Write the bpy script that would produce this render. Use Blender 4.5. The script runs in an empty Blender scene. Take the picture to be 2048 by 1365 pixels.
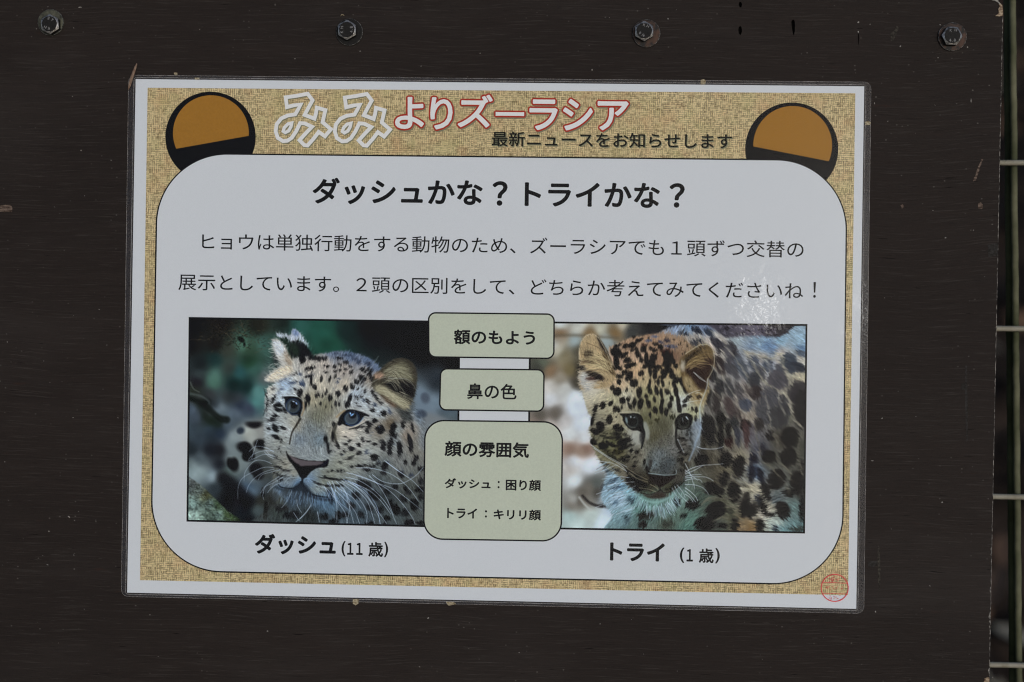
import bpy, bmesh, math, random
import numpy as np
from mathutils import Matrix, Vector, noise
from mathutils.geometry import tessellate_polygon

random.seed(11)
SC = bpy.context.scene
COL = SC.collection

# ---------------------------------------------------------------- camera, sky, sun, exposure
LEAN = math.radians(30)                      # the board leans back; the camera looks down on it squarely
# board frame: x right, y up the board, z out of it
BOARD = Matrix.Translation((0, 0, 0.62)) @ Matrix.Rotation(math.radians(90)-LEAN, 4, 'X')
CP = (0.0030181907, 0.0363441074, 0.0160454888, 0.0409852954, -0.0015054046, 0.8170131733)
FPX = 2048*50/36
CAMR = Matrix.Rotation(CP[2], 3, 'Z') @ Matrix.Rotation(CP[1], 3, 'Y') @ Matrix.Rotation(CP[0], 3, 'X')
CAMC = Vector(CP[3:6])
cam_data = bpy.data.cameras.new('camera')
cam = bpy.data.objects.new('camera', cam_data)
COL.objects.link(cam)
cam_data.lens = 50; cam_data.sensor_width = 36; cam_data.sensor_fit = 'HORIZONTAL'
cam_data.clip_start = 0.01; cam_data.clip_end = 200
cam_data.dof.use_dof = True; cam_data.dof.focus_distance = 0.817; cam_data.dof.aperture_fstop = 2.8
M4 = CAMR.to_4x4(); M4.translation = CAMC
cam.matrix_world = BOARD @ M4
SC.camera = cam

def at(px, py, z=0.0):
    """the point of the plane z (in the board frame) that the photograph shows at (px, py)"""
    d = CAMR @ Vector(((px-1024)/FPX, -(py-682.5)/FPX, -1))
    t = (z-CAMC.z)/d.z
    return Vector((CAMC.x+d.x*t, CAMC.y+d.y*t, z))

def mirror_dir(px, py):
    d = CAMR @ Vector(((px-1024)/FPX, -(py-682.5)/FPX, -1)); d.normalize()
    d.z = -d.z
    return (BOARD.to_3x3() @ d).normalized()

SUN_DIR = mirror_dir(2130, 545)              # soft sun behind the photographer's right shoulder
sun_el = math.asin(SUN_DIR.z); sun_az = math.atan2(SUN_DIR.x, SUN_DIR.y)
world = bpy.data.worlds.new('World'); SC.world = world; world.use_nodes = True
wn = world.node_tree; wn.nodes.clear()
wo = wn.nodes.new('ShaderNodeOutputWorld'); wb = wn.nodes.new('ShaderNodeBackground'); sky = wn.nodes.new('ShaderNodeTexSky')
sky.sky_type = 'NISHITA'; sky.sun_disc = False; sky.sun_elevation = sun_el; sky.sun_rotation = sun_az
sky.dust_density = 2.0; sky.ozone_density = 1.0; sky.air_density = 1.0
wb.inputs['Strength'].default_value = 0.09
wn.links.new(sky.outputs[0], wb.inputs[0]); wn.links.new(wb.outputs[0], wo.inputs[0])
sl = bpy.data.lights.new('sun', 'SUN'); sl.energy = 0.9; sl.angle = math.radians(10); sl.color = (1.0, 0.985, 0.955)
sun = bpy.data.objects.new('sun', sl); COL.objects.link(sun)
sun.rotation_euler = SUN_DIR.to_track_quat('Z', 'Y').to_euler()
SC.view_settings.view_transform = 'Standard'; SC.view_settings.look = 'None'
SC.view_settings.exposure = -0.20; SC.view_settings.gamma = 1
SC.cycles.max_bounces = 8; SC.cycles.transparent_max_bounces = 12
SC.cycles.sample_clamp_indirect = 2; SC.cycles.sample_clamp_direct = 1.5; SC.cycles.use_denoising = True; SC.cycles.filter_width = 1.15

KALB = 0.56                                  # display brightness of a white sheet here / its reflectance
def lin(c):
    c = c/255.0
    return c/12.92 if c <= 0.04045 else ((c+0.055)/1.055)**2.4
def AL(r, g, b, k=1.0):
    return tuple(min(0.95, max(0.0, lin(v)*k/KALB)) for v in (r, g, b))+(1.0,)
# ---------------------------------------------------------------- printed animal pictures (vertex colours)
def _smooth(t):
    t = np.clip(t, 0, 1); return t*t*(3-2*t)

class Print:
    """a small painter: everything is laid down in millimetre-like picture units (photo pixels) on a float canvas"""
    def __init__(s, x0, y0, x1, y1, seed):
        s.x0, s.y0 = x0, y0
        s.W, s.H = int(x1-x0)+1, int(y1-y0)+1
        s.X, s.Y = np.meshgrid(np.arange(s.W, dtype=np.float32)+x0, np.arange(s.H, dtype=np.float32)+y0)
        s.img = np.zeros((s.H, s.W, 3), np.float32)
        s.rng = np.random.default_rng(seed)
    def win(s, xa, ya, xb, yb):
        i0 = max(0, int(math.floor(ya-s.y0))); i1 = min(s.H, int(math.ceil(yb-s.y0))+1)
        j0 = max(0, int(math.floor(xa-s.x0))); j1 = min(s.W, int(math.ceil(xb-s.x0))+1)
        if i1 <= i0 or j1 <= j0: return None
        return slice(i0, i1), slice(j0, j1)
    def mix(s, sl, a, col):
        a = a[..., None]; s.img[sl] = s.img[sl]*(1-a) + np.asarray(col, np.float32)*a
    def field(s, pts, power=3.0):
        """smooth blend of control colours (x, y, r, g, b)"""
        num = np.zeros((s.H, s.W, 3), np.float32); den = np.zeros((s.H, s.W), np.float32)
        for x, y, r, g, b in pts:
            w = 1.0/(((s.X-x)**2 + (s.Y-y)**2 + 40.0)**(power/2))
            num += w[..., None]*np.array((r, g, b), np.float32); den += w
        return num/den[..., None]
    def blob(s, x, y, rx, ry, ang, col, soft=1.2, a=1.0):
        R = max(rx, ry)+soft*2+2
        sl = s.win(x-R, y-R, x+R, y+R)
        if sl is None: return
        c, n = math.cos(math.radians(ang)), math.sin(math.radians(ang))
        dx, dy = s.X[sl]-x, s.Y[sl]-y
        u = (dx*c+dy*n)/max(rx, .3); v = (-dx*n+dy*c)/max(ry, .3)
        d = (1-np.sqrt(u*u+v*v))*min(rx, ry)
        s.mix(sl, _smooth(d/(2*soft)+.5)*a, col)
    def polymask(s, pts, soft=1.0, smooth=True):
        if smooth: pts = spline(pts, 6, True)
        P = np.array(pts, np.float32); m = np.zeros((s.H, s.W), bool)
        n = len(P)
        for i in range(n):
            xa, ya = P[i]; xb, yb = P[(i+1) % n]
            if ya == yb: continue
            lo, hi = min(ya, yb), max(ya, yb)
            i0 = max(0, int(lo-s.y0)-1); i1 = min(s.H, int(hi-s.y0)+2)
            if i1 <= i0: continue
            Y = s.Y[i0:i1]; X = s.X[i0:i1]
            inr = (Y >= lo) & (Y < hi)
            m[i0:i1] ^= inr & (X < xa+(Y-ya)*(xb-xa)/(yb-ya))
        return blur(m.astype(np.float32), soft)
    def poly(s, pts, col, soft=1.0, a=1.0, smooth=True):
        m = s.polymask(pts, soft, smooth)*a
        s.img = s.img*(1-m[..., None]) + np.asarray(col, np.float32)*m[..., None]
    def stroke(s, pts, w, col, a=1.0, w1=None, soft=.6):
        P = spline(pts, 8, False) if len(pts) > 2 else pts
        w1 = w if w1 is None else w1
        xs = [p[0] for p in P]; ys = [p[1] for p in P]; R = max(w, w1)+2
        sl = s.win(min(xs)-R, min(ys)-R, max(xs)+R, max(ys)+R)
        if sl is None: return
        X, Y = s.X[sl], s.Y[sl]; best = np.full(X.shape, -9.0, np.float32); n = len(P)-1
        for i in range(n):
            xa, ya = P[i]; xb, yb = P[i+1]; dx, dy = xb-xa, yb-ya; L = dx*dx+dy*dy+1e-6
            t = np.clip(((X-xa)*dx+(Y-ya)*dy)/L, 0, 1)
            d = np.hypot(X-xa-t*dx, Y-ya-t*dy)
            ww = (w+(w1-w)*(i+t)/n)*.5
            best = np.maximum(best, ww-d)
        s.mix(sl, _smooth(best/(2*soft)+.5)*a*min(1, max(w, w1)), col)
    def direction(s, anchors):
        c = np.zeros((s.H, s.W), np.float32); n = c.copy()
        for x, y, a in anchors:
            w = 1.0/((s.X-x)**2+(s.Y-y)**2+200.0)**1.5
            c += w*math.cos(math.radians(2*a)); n += w*math.sin(math.radians(2*a))
        t = .5*np.arctan2(n, c)
        return np.cos(t), np.sin(t)
    def sample(s, img, X, Y):
        x = np.clip(X-s.x0, 0, s.W-1.001); y = np.clip(Y-s.y0, 0, s.H-1.001)
        i = y.astype(int); j = x.astype(int); fy = y-i; fx = x-j
        if img.ndim == 3: fy = fy[..., None]; fx = fx[..., None]
        return (img[i, j]*(1-fx)+img[i, j+1]*fx)*(1-fy)+(img[i+1, j]*(1-fx)+img[i+1, j+1]*fx)*fy
    def hairnoise(s, dc, ds, L=5):
        n = s.rng.normal(0, 1, (s.H, s.W)).astype(np.float32); o = np.zeros_like(n)
        for k in range(-L, L+1): o += s.sample(n, s.X+dc*k, s.Y+ds*k)
        return o/o.std()
    def cloud(s, r):
        n = blur(s.rng.normal(0, 1, (s.H, s.W)).astype(np.float32), r); return n/n.std()

def finish(P, sat, tint=(1, 1, 1)):
    g = P.img.mean(-1, keepdims=True); P.img = g+(P.img-g)*sat
    P.img = np.clip(P.img, 0, 255)
    P.img = P.img+(P.img-blur(P.img, 1.2))*.35                      # print sharpening
    P.img = (17+(P.img-30)*1.12)*np.array(tint, np.float32)
    P.img = np.clip(P.img, 12, 235)

def blur(a, r):
    if r < .3: return a
    k = max(1, int(math.ceil(r*2.5))); x = np.arange(-k, k+1); g = np.exp(-x*x/(2*r*r)); g = (g/g.sum()).astype(np.float32)
    for ax in (0, 1):
        p = [(0, 0)]*a.ndim; p[ax] = (k, k); b = np.pad(a, p, mode='edge'); o = np.zeros_like(a); n = a.shape[ax]
        for i, w in enumerate(g):
            o += w*(b[i:i+n] if ax == 0 else b[:, i:i+n])
        a = o
    return a

def spline(pts, k, closed):
    n = len(pts); out = []
    rng_ = range(n if closed else n-1)
    for i in rng_:
        if closed: p0, p1, p2, p3 = pts[(i-1) % n], pts[i], pts[(i+1) % n], pts[(i+2) % n]
        else: p0, p1, p2, p3 = pts[max(i-1, 0)], pts[i], pts[i+1], pts[min(i+2, n-1)]
        for j in range(k):
            t = j/k; t2 = t*t; t3 = t2*t
            out.append(tuple(.5*(2*p1[m]+(p2[m]-p0[m])*t+(2*p0[m]-5*p1[m]+4*p2[m]-p3[m])*t2+(3*p1[m]-p0[m]-3*p2[m]+p3[m])*t3) for m in (0, 1)))
    if not closed: out.append(tuple(pts[-1]))
    return out

def Zf(ox, oy, s):
    def f(*c):
        if len(c) == 1 and not isinstance(c[0], (int, float)): return [f(*p) for p in c[0]]
        return (ox+c[0]/s, oy+c[1]/s)
    f.s = s
    return f
ZA, ZB, ZC, ZD = Zf(370, 620, 6.204), Zf(600, 620, 6.204), Zf(370, 840, 6.204), Zf(600, 840, 6.204)
ZE, ZF, ZG, ZH = Zf(1050, 640, 6.203), Zf(1330, 640, 6.203), Zf(1120, 850, 6.204), Zf(1370, 850, 6.204)

def spots(P, Z, lst, col, soft=1.1, a=1.0, grow=1.0, jit=4, desat=0):
    for q in lst:
        if desat and len(q) > 5: v = sum(q[5])/3; q = q[:5]+(tuple((v+(c-v)*.55)*desat for c in q[5]),)
        x, y, rx = q[:3]; ry = q[3] if len(q) > 3 else rx; an = q[4] if len(q) > 4 else 0
        c = q[5] if len(q) > 5 else col
        px, py = Z(x, y)
        c = np.array(c, float)+P.rng.normal(0, jit)
        P.blob(px, py, rx*grow/Z.s, ry*grow/Z.s, an, c, soft, a)
        if max(rx, ry) > 25:   # uneven outline
            for k in range(2):
                t = P.rng.uniform(0, 6.28)
                P.blob(px+math.cos(t)*rx*.5/Z.s, py+math.sin(t)*ry*.5/Z.s, rx*.6*grow/Z.s, ry*.6*grow/Z.s, an+P.rng.uniform(-30, 30), c, soft, a)

def lines(P, Z, lst, w, col, a=.8, w1=None):
    for q in lst: P.stroke(Z([(q[i], q[i+1]) for i in range(0, len(q), 2)]), w, col, a, w1)

def furry(P, mask, anchors, amp, bright, seed_col=None):
    dc, ds = P.direction(anchors)
    n = blur(P.hairnoise(dc, ds, 5), .35); n /= n.std(); n2 = blur(P.hairnoise(dc, ds, 3), .35); n2 /= n2.std()
    A = amp*mask
    P.img = P.sample(P.img, P.X+dc*A*n, P.Y+ds*A*n)
    P.img *= (1+bright*mask*n2)[..., None]
    P.img += (bright*22*mask*P.hairnoise(dc, ds, 4))[..., None]*np.array((1, .95, .8), np.float32)

def hairs(P, mask, anchors, count, lmin, lmax, vary=.2, lift=0.0):
    """single hairs, each carrying the colour of its root over what lies beside it"""
    dc, ds = P.direction(anchors)
    src = P.img.copy(); ys, xs = np.nonzero(mask > .6)
    pick = P.rng.integers(0, len(ys), count); L = P.rng.uniform(lmin, lmax, count); sg = P.rng.choice((-1, 1), count)
    v = np.clip(P.rng.normal(1, vary, count), .5, 1.6); bend = P.rng.normal(0, .25, count)
    for n in range(14):
        f = n/13
        x = xs[pick]+P.rng.uniform(-.05, .05)+dc[ys[pick], xs[pick]]*L*f*sg-ds[ys[pick], xs[pick]]*bend*L*f*f
        y = ys[pick]+ds[ys[pick], xs[pick]]*L*f*sg+dc[ys[pick], xs[pick]]*bend*L*f*f
        i = np.clip(y, 0, P.H-1.01); j = np.clip(x, 0, P.W-1.01); i0 = i.astype(int); j0 = j.astype(int)
        c = src[ys[pick], xs[pick]]*v[:, None]+lift; a = .62*(1-f*.6)
        for di in (0, 1):
            for dj in (0, 1):
                ii = np.minimum(i0+di, P.H-1); jj = np.minimum(j0+dj, P.W-1)
                w = (a*np.abs(1-di-(i-i0))*np.abs(1-dj-(j-j0)))[:, None]*.55
                P.img[ii, jj] = P.img[ii, jj]*(1-w)+c*w

def paint_left():
    P = Print(370, 630, 924, 1060, 3)
    bg = [(385,645,20,19,19),(440,650,32,28,24),(520,650,36,36,28),(560,640,36,46,40),(600,642,42,88,78),(640,660,32,80,66),(660,690,30,76,60),(700,665,24,40,38),(740,660,22,23,26),(800,660,19,19,19),(850,700,20,20,20),(905,660,20,20,20),(905,720,23,22,22),(880,765,42,48,54),(843,800,96,110,120),(868,805,112,128,140),(900,812,60,72,82),(905,835,85,98,104),(840,820,130,130,126),
      (390,690,27,25,23),(430,690,34,30,26),(400,730,30,35,36),(430,720,28,52,50),(425,755,78,114,100),(428,765,72,108,92),(400,750,56,66,66),(460,735,56,64,58),(455,700,58,62,52),(480,745,40,82,82),(500,725,36,66,46),(500,700,50,72,54),(490,690,72,108,90),(530,690,62,96,86),(470,770,17,40,37),(495,775,20,44,42),(510,740,52,86,76),(515,785,88,138,132),(510,805,76,128,122),(530,755,84,92,90),(395,765,38,33,38),(390,783,46,50,40),(420,790,58,60,62),(455,795,48,53,54),(475,798,58,64,68),(400,800,62,64,60),(402,808,22,28,20),(415,805,20,23,22),(440,816,95,106,112),(432,810,44,50,54),(480,810,42,50,64),(500,815,52,56,72),(430,825,105,118,128),(470,826,86,98,110),(385,820,80,92,106),(395,835,70,80,92),(410,832,30,36,28),(425,840,24,34,20),(438,848,28,38,30),
      (385,860,62,74,82),(420,862,46,58,68),(440,865,38,50,66),(400,880,50,60,68),(455,850,80,92,102),(420,900,30,32,38),(385,900,34,40,44),(385,930,132,146,146),(400,945,142,156,156),(425,955,128,142,147),(440,930,32,34,40),(400,917,80,90,95),(430,975,42,50,54),(452,960,50,60,62),(455,985,26,26,27),(440,900,32,32,36),
      (470,872,130,138,138),(500,868,152,152,142),(522,862,134,132,126),(462,892,120,130,130),(465,918,118,128,126),(478,930,116,126,124),(455,945,84,98,94),(505,958,100,112,118),(498,975,76,96,116),(508,985,98,118,134),(522,945,70,72,68),(460,1000,22,21,23),(490,1020,25,30,36),(480,1000,38,33,36),(520,1000,55,54,46),(515,1022,92,106,106),(450,1020,30,30,30),(500,1040,30,34,38)]
    P.img = blur(P.field(bg, 3.6), 3)
    c1 = P.cloud(9); c2 = P.cloud(3)
    P.img *= (1+.07*c1+.012*c2)[..., None]
    # blurred black spots of the flank and chalky stone shapes behind
    spots(P, ZC, [(740,350,95,62,20),(790,440,70,70,0),(950,300,80,55,10),(610,560,55,80,-15),(560,530,30,45,0)], (19,17,18), 5)
    spots(P, ZC, [(880,600,80,70,0),(860,60,80,36,0),(920,680,60,60,0)], (28,26,28), 5)
    spots(P, ZC, [(700,130,40,38,0)], (50,58,68), 5)
    P.stroke(ZC([(480,720),(620,850),(780,1000)]), 26, (24,22,24), .8, 30, 9)
    P.stroke(ZA([(60,1040),(200,1070),(300,1140),(280,1200)]), 4, (86,96,96), .6, 2, 3)
    P.stroke(ZA([(70,900),(110,980),(180,1020)]), 3, (95,100,92), .6, 2, 1.5)
    P.stroke(ZA([(60,1100),(200,1150),(300,1230),(420,1340),(520,1365)]), 9, (20,24,18), .8, 14, 4)
    # leafy twigs, top left
    for k in range(420):
        x, y = P.rng.normal(470, 34), P.rng.normal(668, 17)
        if y > 716 or x > 566: continue
        t = P.rng.uniform(-.9, .9); L = P.rng.uniform(2, 6)
        v = P.rng.uniform(.4, 1.25); c = (70*v, 60*v, 42*v) if P.rng.random() < .55 else (26, 25, 20)
        P.stroke([(x, y), (x+L*.5*math.cos(t), y+L*.5*math.sin(t)-1), (x+L*math.cos(t), y+L*math.sin(t)+P.rng.uniform(-2, 2))], P.rng.uniform(.6, 1.5), c, .55)
    lines(P, ZA, [(420,250,520,300,600,370),(690,130,730,230,760,280),(600,240,700,300,820,330),(60,370,160,370,260,380),(870,540,950,500,1060,470)], .9, (92,78,60), .6)
    P.blob(*ZA(700,370), 8, 5, 40, (28,30,22), 2); P.blob(*ZA(740,430), 2.5, 4, 0, (26,34,28), 1.5)
    # boulder, bottom left
    rock = [(370,956),(384,958),(395,965),(408,975),(436,1002),(455,1022),(478,1045),(370,1050)]
    m = P.polymask(rock, 1.0)
    rc = P.field([(384,968,92,96,94),(400,980,90,98,92),(385,1008,116,138,130),(385,1030,138,158,146),(420,1008,94,112,106),(440,1030,100,120,112),(413,992,66,64,38),(455,1028,60,74,44),(438,1008,66,84,56),(470,1042,52,66,40)], 3)
    rc *= (1+.10*P.cloud(1.2)+.08*P.cloud(3))[..., None]
    P.img = P.img*(1-m[..., None])+rc*m[..., None]
    for k in range(130):
        x = P.rng.uniform(378, 470); y = 960+(x-378)*.8+P.rng.uniform(0, 34)
        if y < 1044: P.stroke([(x, y), (x+P.rng.uniform(2, 7), y+P.rng.uniform(0, 4))], 1, (46,52,44) if P.rng.random() < .6 else (126,140,130), .5)
    # head and body
    body = [(531,905),(545,925),(548,950),(540,970),(536,990),(532,1020),(526,1062),(930,1062),(930,890),(860,850),(832,812),(790,800),(760,742),(700,712),(600,720),(560,790),(534,800),(530,830),(530,870)]
    head = [(536,776),(548,768),(560,752),(572,730),(578,714),(598,712),(622,711),(650,707),(672,703),(692,703),(716,708),(740,718),(760,734),(790,760),(826,800),(838,830),(850,860),(850,1000),(700,1040),(600,1040),(566,1010),(552,975),(545,945),(540,915),(535,890),(532,860),(531,830),(530,800),(533,785)]
    m = np.maximum(P.polymask(body, 2.0), P.polymask(head, 1.2))
    fc = P.field([(620,738,178,165,150),(650,728,176,160,146),(690,738,170,154,140),(730,742,150,140,132),(700,712,88,104,132),(735,722,84,100,128),(752,735,92,108,136),(665,706,96,108,130),(600,760,182,176,168),(570,770,150,165,182),(560,792,172,180,186),(545,782,188,180,166),(640,770,180,166,146),(690,770,176,160,140),(740,760,146,132,116),(625,800,158,146,120),(650,812,124,118,94),(636,832,116,114,96),(620,860,122,128,128),(600,880,120,130,138),(640,880,112,126,134),(612,903,138,142,142),(645,908,142,147,147),(592,850,158,150,134),(575,862,168,168,164),(560,880,140,140,132),(548,860,152,158,160),(670,870,140,132,114),(684,862,182,168,150),(702,868,184,170,154),(690,890,164,160,150),(720,880,168,162,152),(740,900,145,145,138),(700,912,140,138,124),(680,930,134,134,120),(660,948,124,124,110),(760,862,128,118,104),(782,850,98,82,62),(797,860,140,144,142),(760,822,165,170,172),(730,800,176,180,182),(715,786,160,168,176),(760,800,160,152,140),(790,880,125,130,130),(812,870,132,116,100),(820,840,142,132,120),(830,900,112,108,98),(800,920,108,108,104),(770,935,92,98,96),(840,950,104,104,98),(820,970,92,96,90),(760,962,74,80,80),(740,990,88,98,106),(700,1000,92,112,128),(720,1030,82,98,108),(770,1000,66,74,76),(800,1030,92,102,102),(838,1032,100,106,102),(600,992,70,82,94),(640,1000,92,124,152),(656,1006,100,132,158),(580,1000,78,94,110),(562,980,112,134,156),(620,1032,50,54,52),(560,1020,72,82,76),(600,1045,68,78,78),(545,950,98,98,88),(572,930,136,130,116),(588,948,142,136,120),(582,958,126,136,142),(596,966,100,132,164),(650,962,120,122,110),(618,962,108,130,152),(636,978,134,142,140),(545,1000,52,50,44),(560,1000,100,102,92),(536,940,60,60,55)], 3.0)
    P.img = P.img*(1-m[..., None])+fc*m[..., None]
    # back of the head, deep in shade beside the ear
    P.poly(ZB([(1180,1200),(1330,1240),(1420,1130),(1440,1230),(1380,1300),(1420,1365),(1300,1400),(1240,1300)]), (58,60,58), 2.5)
    P.poly(ZB([(1420,1130),(1450,960),(1560,1010),(1640,1200),(1700,1300),(1700,1500),(1500,1450),(1400,1300)]), (104,118,130), 5)
    P.poly([(845,835),(862,826),(900,840),(925,850),(925,900),(845,900)], (112,116,118), 4)
    spots(P, ZB, [(1500,1290,60,40,0),(1560,1100,50,60,0)], (70,78,90), 5)
    S = (26,25,27); Bl = (56,64,82)
    spots(P, ZB, [(160,590,60,22,-5),(250,610,90,22,0),(30,605,34,44,0),(130,728,66,20,-12),(330,702,38,15,12),(490,600,50,15,5),(430,705,22,28),(495,682,30,16,30),(575,652,40,20),(630,705,30,12,30),(570,732,28,12),(500,748,22,16,-30),(440,770,30,10,-15),(325,775,35,12),(550,793,13),(638,778,30,22),(785,748,48,24,32),(870,748,40,26,35),(865,812,45,24,25),(270,860,18,38,18),(140,885,16,50,5),(372,862,14,40,22),(440,830,18,20),(705,890,26,42,-35),(780,845,55,26,30),(765,885,16,40,-30),(900,868,46,26,35),(650,945,24,46,-28),(570,970,30,42,-10),(185,957,27,31),(475,1037,36,34),(812,1008,16,24,-20),(215,1065,34,20,-30),(285,1065,10,26,10),(325,1025,11,40,22),(380,1097,30,38),(92,1070,18,40,20),(108,1110,30,18),(115,1160,13,22),(260,1165,17,24,-20),(200,1190,8,14),(322,1200,10,14),(445,1167,18,28),(487,1172,14,30),(395,1212,12,14),(615,1110,26,60,22),(590,1180,34,40,25),(910,1032,22,42,-32),(970,1002,30,14,35),(955,1098,20,36,-42),(1003,1155,30,16,35),(843,1132,20,40,-25),(700,1082,30,16,35),(722,1112,10,18),(700,1155,22,9),(720,1190,20,8),(770,1070,26,14,20),(900,1245,28,26),(1045,1283,38,40,-30),(985,1310,10),(720,985,18,12)], S)
    spots(P, ZB, [(690,612,50,22,22),(730,652,32,22,25),(840,672,52,20,28),(600,565,70,12,5),(450,545,50,10,0),(790,1122,18,24),(930,1175,22,26),(1110,1262,20,40,-30),(130,820,46,12,-12),(40,920,30,30),(10,800,20,16),(465,905,22,20),(495,850,26,10)], Bl, 1.5, .85)
    spots(P, ZD, [(930,12,36,28),(850,58,26,55,-25),(832,135,22,36,-35),(1000,120,54,60),(1150,118,36,92,14),(1035,310,34,66,-5),(1122,312,30,90,12),(1115,402,32,44),(1238,352,34,92,-4),(1190,205,14,42,14),(1282,62,22,52,-5),(1370,282,28,110,-14),(1400,100,16,60,-10),(1440,490,24,60,24),(1412,542,30,30),(922,468,50,46,35),(737,310,25,26),(778,245,17,36,-28),(615,262,26,20),(570,210,18,9),(850,268,26,10,-15),(925,300,26,20),(637,358,38,32,20),(570,300,30,14,25),(555,385,18,28,-10),(515,430,16,20,-20),(732,415,38,22,-18),(640,460,42,12,-20),(600,487,56,8),(690,98,70,10,-16),(780,88,28,10,-25),(505,530,16,17),(640,580,24,20),(742,577,52,14,3),(900,577,42,14,-10),(815,562,40,7),(970,545,30,18,-25),(1055,575,50,44,-45),(1040,652,40,30,10),(832,617,52,22),(1255,672,34,54,-35),(1182,830,40,34),(1312,852,28,30),(1500,610,44,30,-20),(1485,865,62,36,-10),(1420,1050,56,78),(1195,1120,50,66,-20),(1130,1050,26,60,-10),(925,935,82,60,32),(800,800,105,46,26),(1360,1275,66,44),(1500,1275,56,26),(1080,1222,40,36,-30),(870,1285,66,20),(1060,1290,30,20),(1310,530,26,22),(420,1260,60,30),(480,1180,40,50)], S)
    spots(P, ZD, [(830,395,14,32,18),(1095,525,20,18),(1380,690,34,20),(990,520,12),(1270,632,24,12)], Bl, 1.4, .8)
    spots(P, ZD, [(400,632,22,14,-25),(465,634,20,20),(515,634,12,26),(550,637,7,24),(345,642,15,8,-15),(310,690,12,7),(330,722,84,10,4),(430,735,64,15,4),(535,742,50,11,-8),(240,792,62,9,16),(360,822,62,15,12),(490,815,64,15,-4),(150,750,9,6),(182,762,14,6),(205,827,12,6),(260,852,15,6),(374,400,34,16,-42),(420,60,22,30),(410,210,20,60),(470,320,18,50,-20),(350,330,20,60,-5),(320,240,24,50)], S, .9, .9)
    spots(P, ZC, [(1150,588,54,10,20),(1250,628,60,9,15),(1130,662,42,8,32),(1200,692,62,11,8),(1148,470,9,26),(1118,452,8,20),(1190,505,13,12),(1215,527,12,10),(1180,742,44,11,24),(1290,705,20,6),(1350,700,12,6),(1330,732,15,6),(1290,747,14,6),(1242,552,14,10),(1195,400,8,12),(1168,350,7,30,14),(1070,10,64,9),(1045,112,24,22,30),(1130,112,34,50,-32),(1130,212,52,28,25),(1220,102,44,20,30),(1100,62,16,20),(1250,212,13,8),(1195,262,12,30,20),(1200,1100,90,36,0,(40,38,38)),(1330,1180,110,50,0,(40,40,42)),(1010,1080,30,70,0,(48,46,42)),(970,900,26,60,0,(44,44,44)),(1000,1180,30,50,0,(60,60,55))], S, .9, .9)
    spots(P, ZA, [(1018,1150,9,140,0),(1100,1112,16,64,22),(1150,1185,52,26,-22),(1165,1245,50,24,16),(1120,1312,34,24),(1080,1352,40,16),(1430,1035,34,56,18),(1350,790,38,10,-32),(1540,822,62,10,-20),(1550,730,64,18,-12),(1570,872,14,60),(1610,957,27,30),(1645,1062,36,20,-15),(1510,1082,42,20,-45),(1540,1112,20,42,22),(1365,982,22,14,20),(1100,985,24,15,-20),(1460,618,44,40,20),(1500,1180,16,46,10),(1240,1240,16,50,-30)], S)
    spots(P, ZA, [(1165,1032,14,24),(1195,985,26,10,-20),(1250,852,20,22,30),(1180,886,34,8,-10),(1335,905,56,15,-18),(1450,905,26,40,28),(1420,800,16,18)], (70,82,104), 1.2, .8)
    spots(P, ZD, [(700,940,60,40,30),(640,1060,50,40,20),(1000,800,50,30,30),(1080,900,46,40,40),(1000,1120,50,40,-20),(860,1090,50,34,30),(1280,980,50,40,20),(1350,900,40,26,-20),(1300,1150,54,46,-20),(560,1180,60,36,0),(300,1200,60,40,0),(760,1180,40,40),(1500,760,30,40),(1500,960,30,40)], (36,36,38), 2.6, .8)
    for k in range(95):
        x, y = P.rng.uniform(536, 800), P.rng.uniform(716, 940)
        if 600 < x < 668 and y > 815: continue
        P.blob(x, y, P.rng.uniform(.8, 2.0), P.rng.uniform(.9, 2.6), P.rng.uniform(-60, 60), (38, 38, 42) if k % 3 else (78, 86, 100), .8, P.rng.uniform(.4, .85))
    lw = P.polymask(ZC([(900,700),(1180,830),(1460,800),(1700,960),(1990,1000),(2600,800),(3100,700),(3100,1400),(850,1400)]), 14)
    P.img *= (1-.24*lw)[..., None]
    # ears
    P.poly(ZA([(1080,400),(1120,350),(1210,400),(1262,460),(1300,560),(1360,640),(1420,720),(1330,800),(1250,850),(1130,895),(1005,890),(1000,850),(1060,780),(1150,720),(1180,680),(1120,600),(1100,500)]), (176,168,158), 1.2)
    P.poly(ZA([(1090,400),(1200,400),(1230,470),(1220,560),(1140,560),(1110,470)]), (188,188,190), 2)
    P.poly(ZA([(1150,740),(1300,690),(1330,760),(1200,840),(1080,880),(1030,860)]), (200,182,156), 2)
    P.poly(ZA([(1230,520),(1320,560),(1340,660),(1290,690),(1240,620)]), (150,132,112), 2)
    P.poly(ZA([(1200,330),(1320,380),(1380,520),(1330,600),(1270,470),(1190,390)]), (30,44,34), 2)
    P.poly(ZA([(1340,360),(1430,390),(1500,440),(1540,490),(1575,560),(1480,580),(1350,590),(1310,520),(1300,440)]), (24,25,28), 1.2)
    P.poly(ZA([(1290,440),(1360,400),(1420,480),(1410,570),(1350,560)]), (34,46,36), 3)
    P.poly(ZA([(1130,310),(1180,288),(1240,300),(1310,316),(1332,250),(1370,240),(1440,310),(1500,390),(1545,460),(1480,420),(1420,376),(1360,380),(1310,385),(1250,345),(1160,335)]), (178,180,188), 1)
    P.poly(ZA([(1330,260),(1370,245),(1420,310),(1400,330),(1350,320)]), (112,128,160), 1.5)
    spots(P, ZA, [(1120,620,20,80,-15)], (36,40,40), 4, .8)
    P.poly(ZB([(1000,742),(1080,662),(1200,604),(1290,600),(1390,650),(1450,760),(1450,900),(1435,1000),(1400,1120),(1320,1235),(1180,1200),(1040,1100),(900,960),(900,860),(940,780)]), (66,60,48), 1.2)
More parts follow.
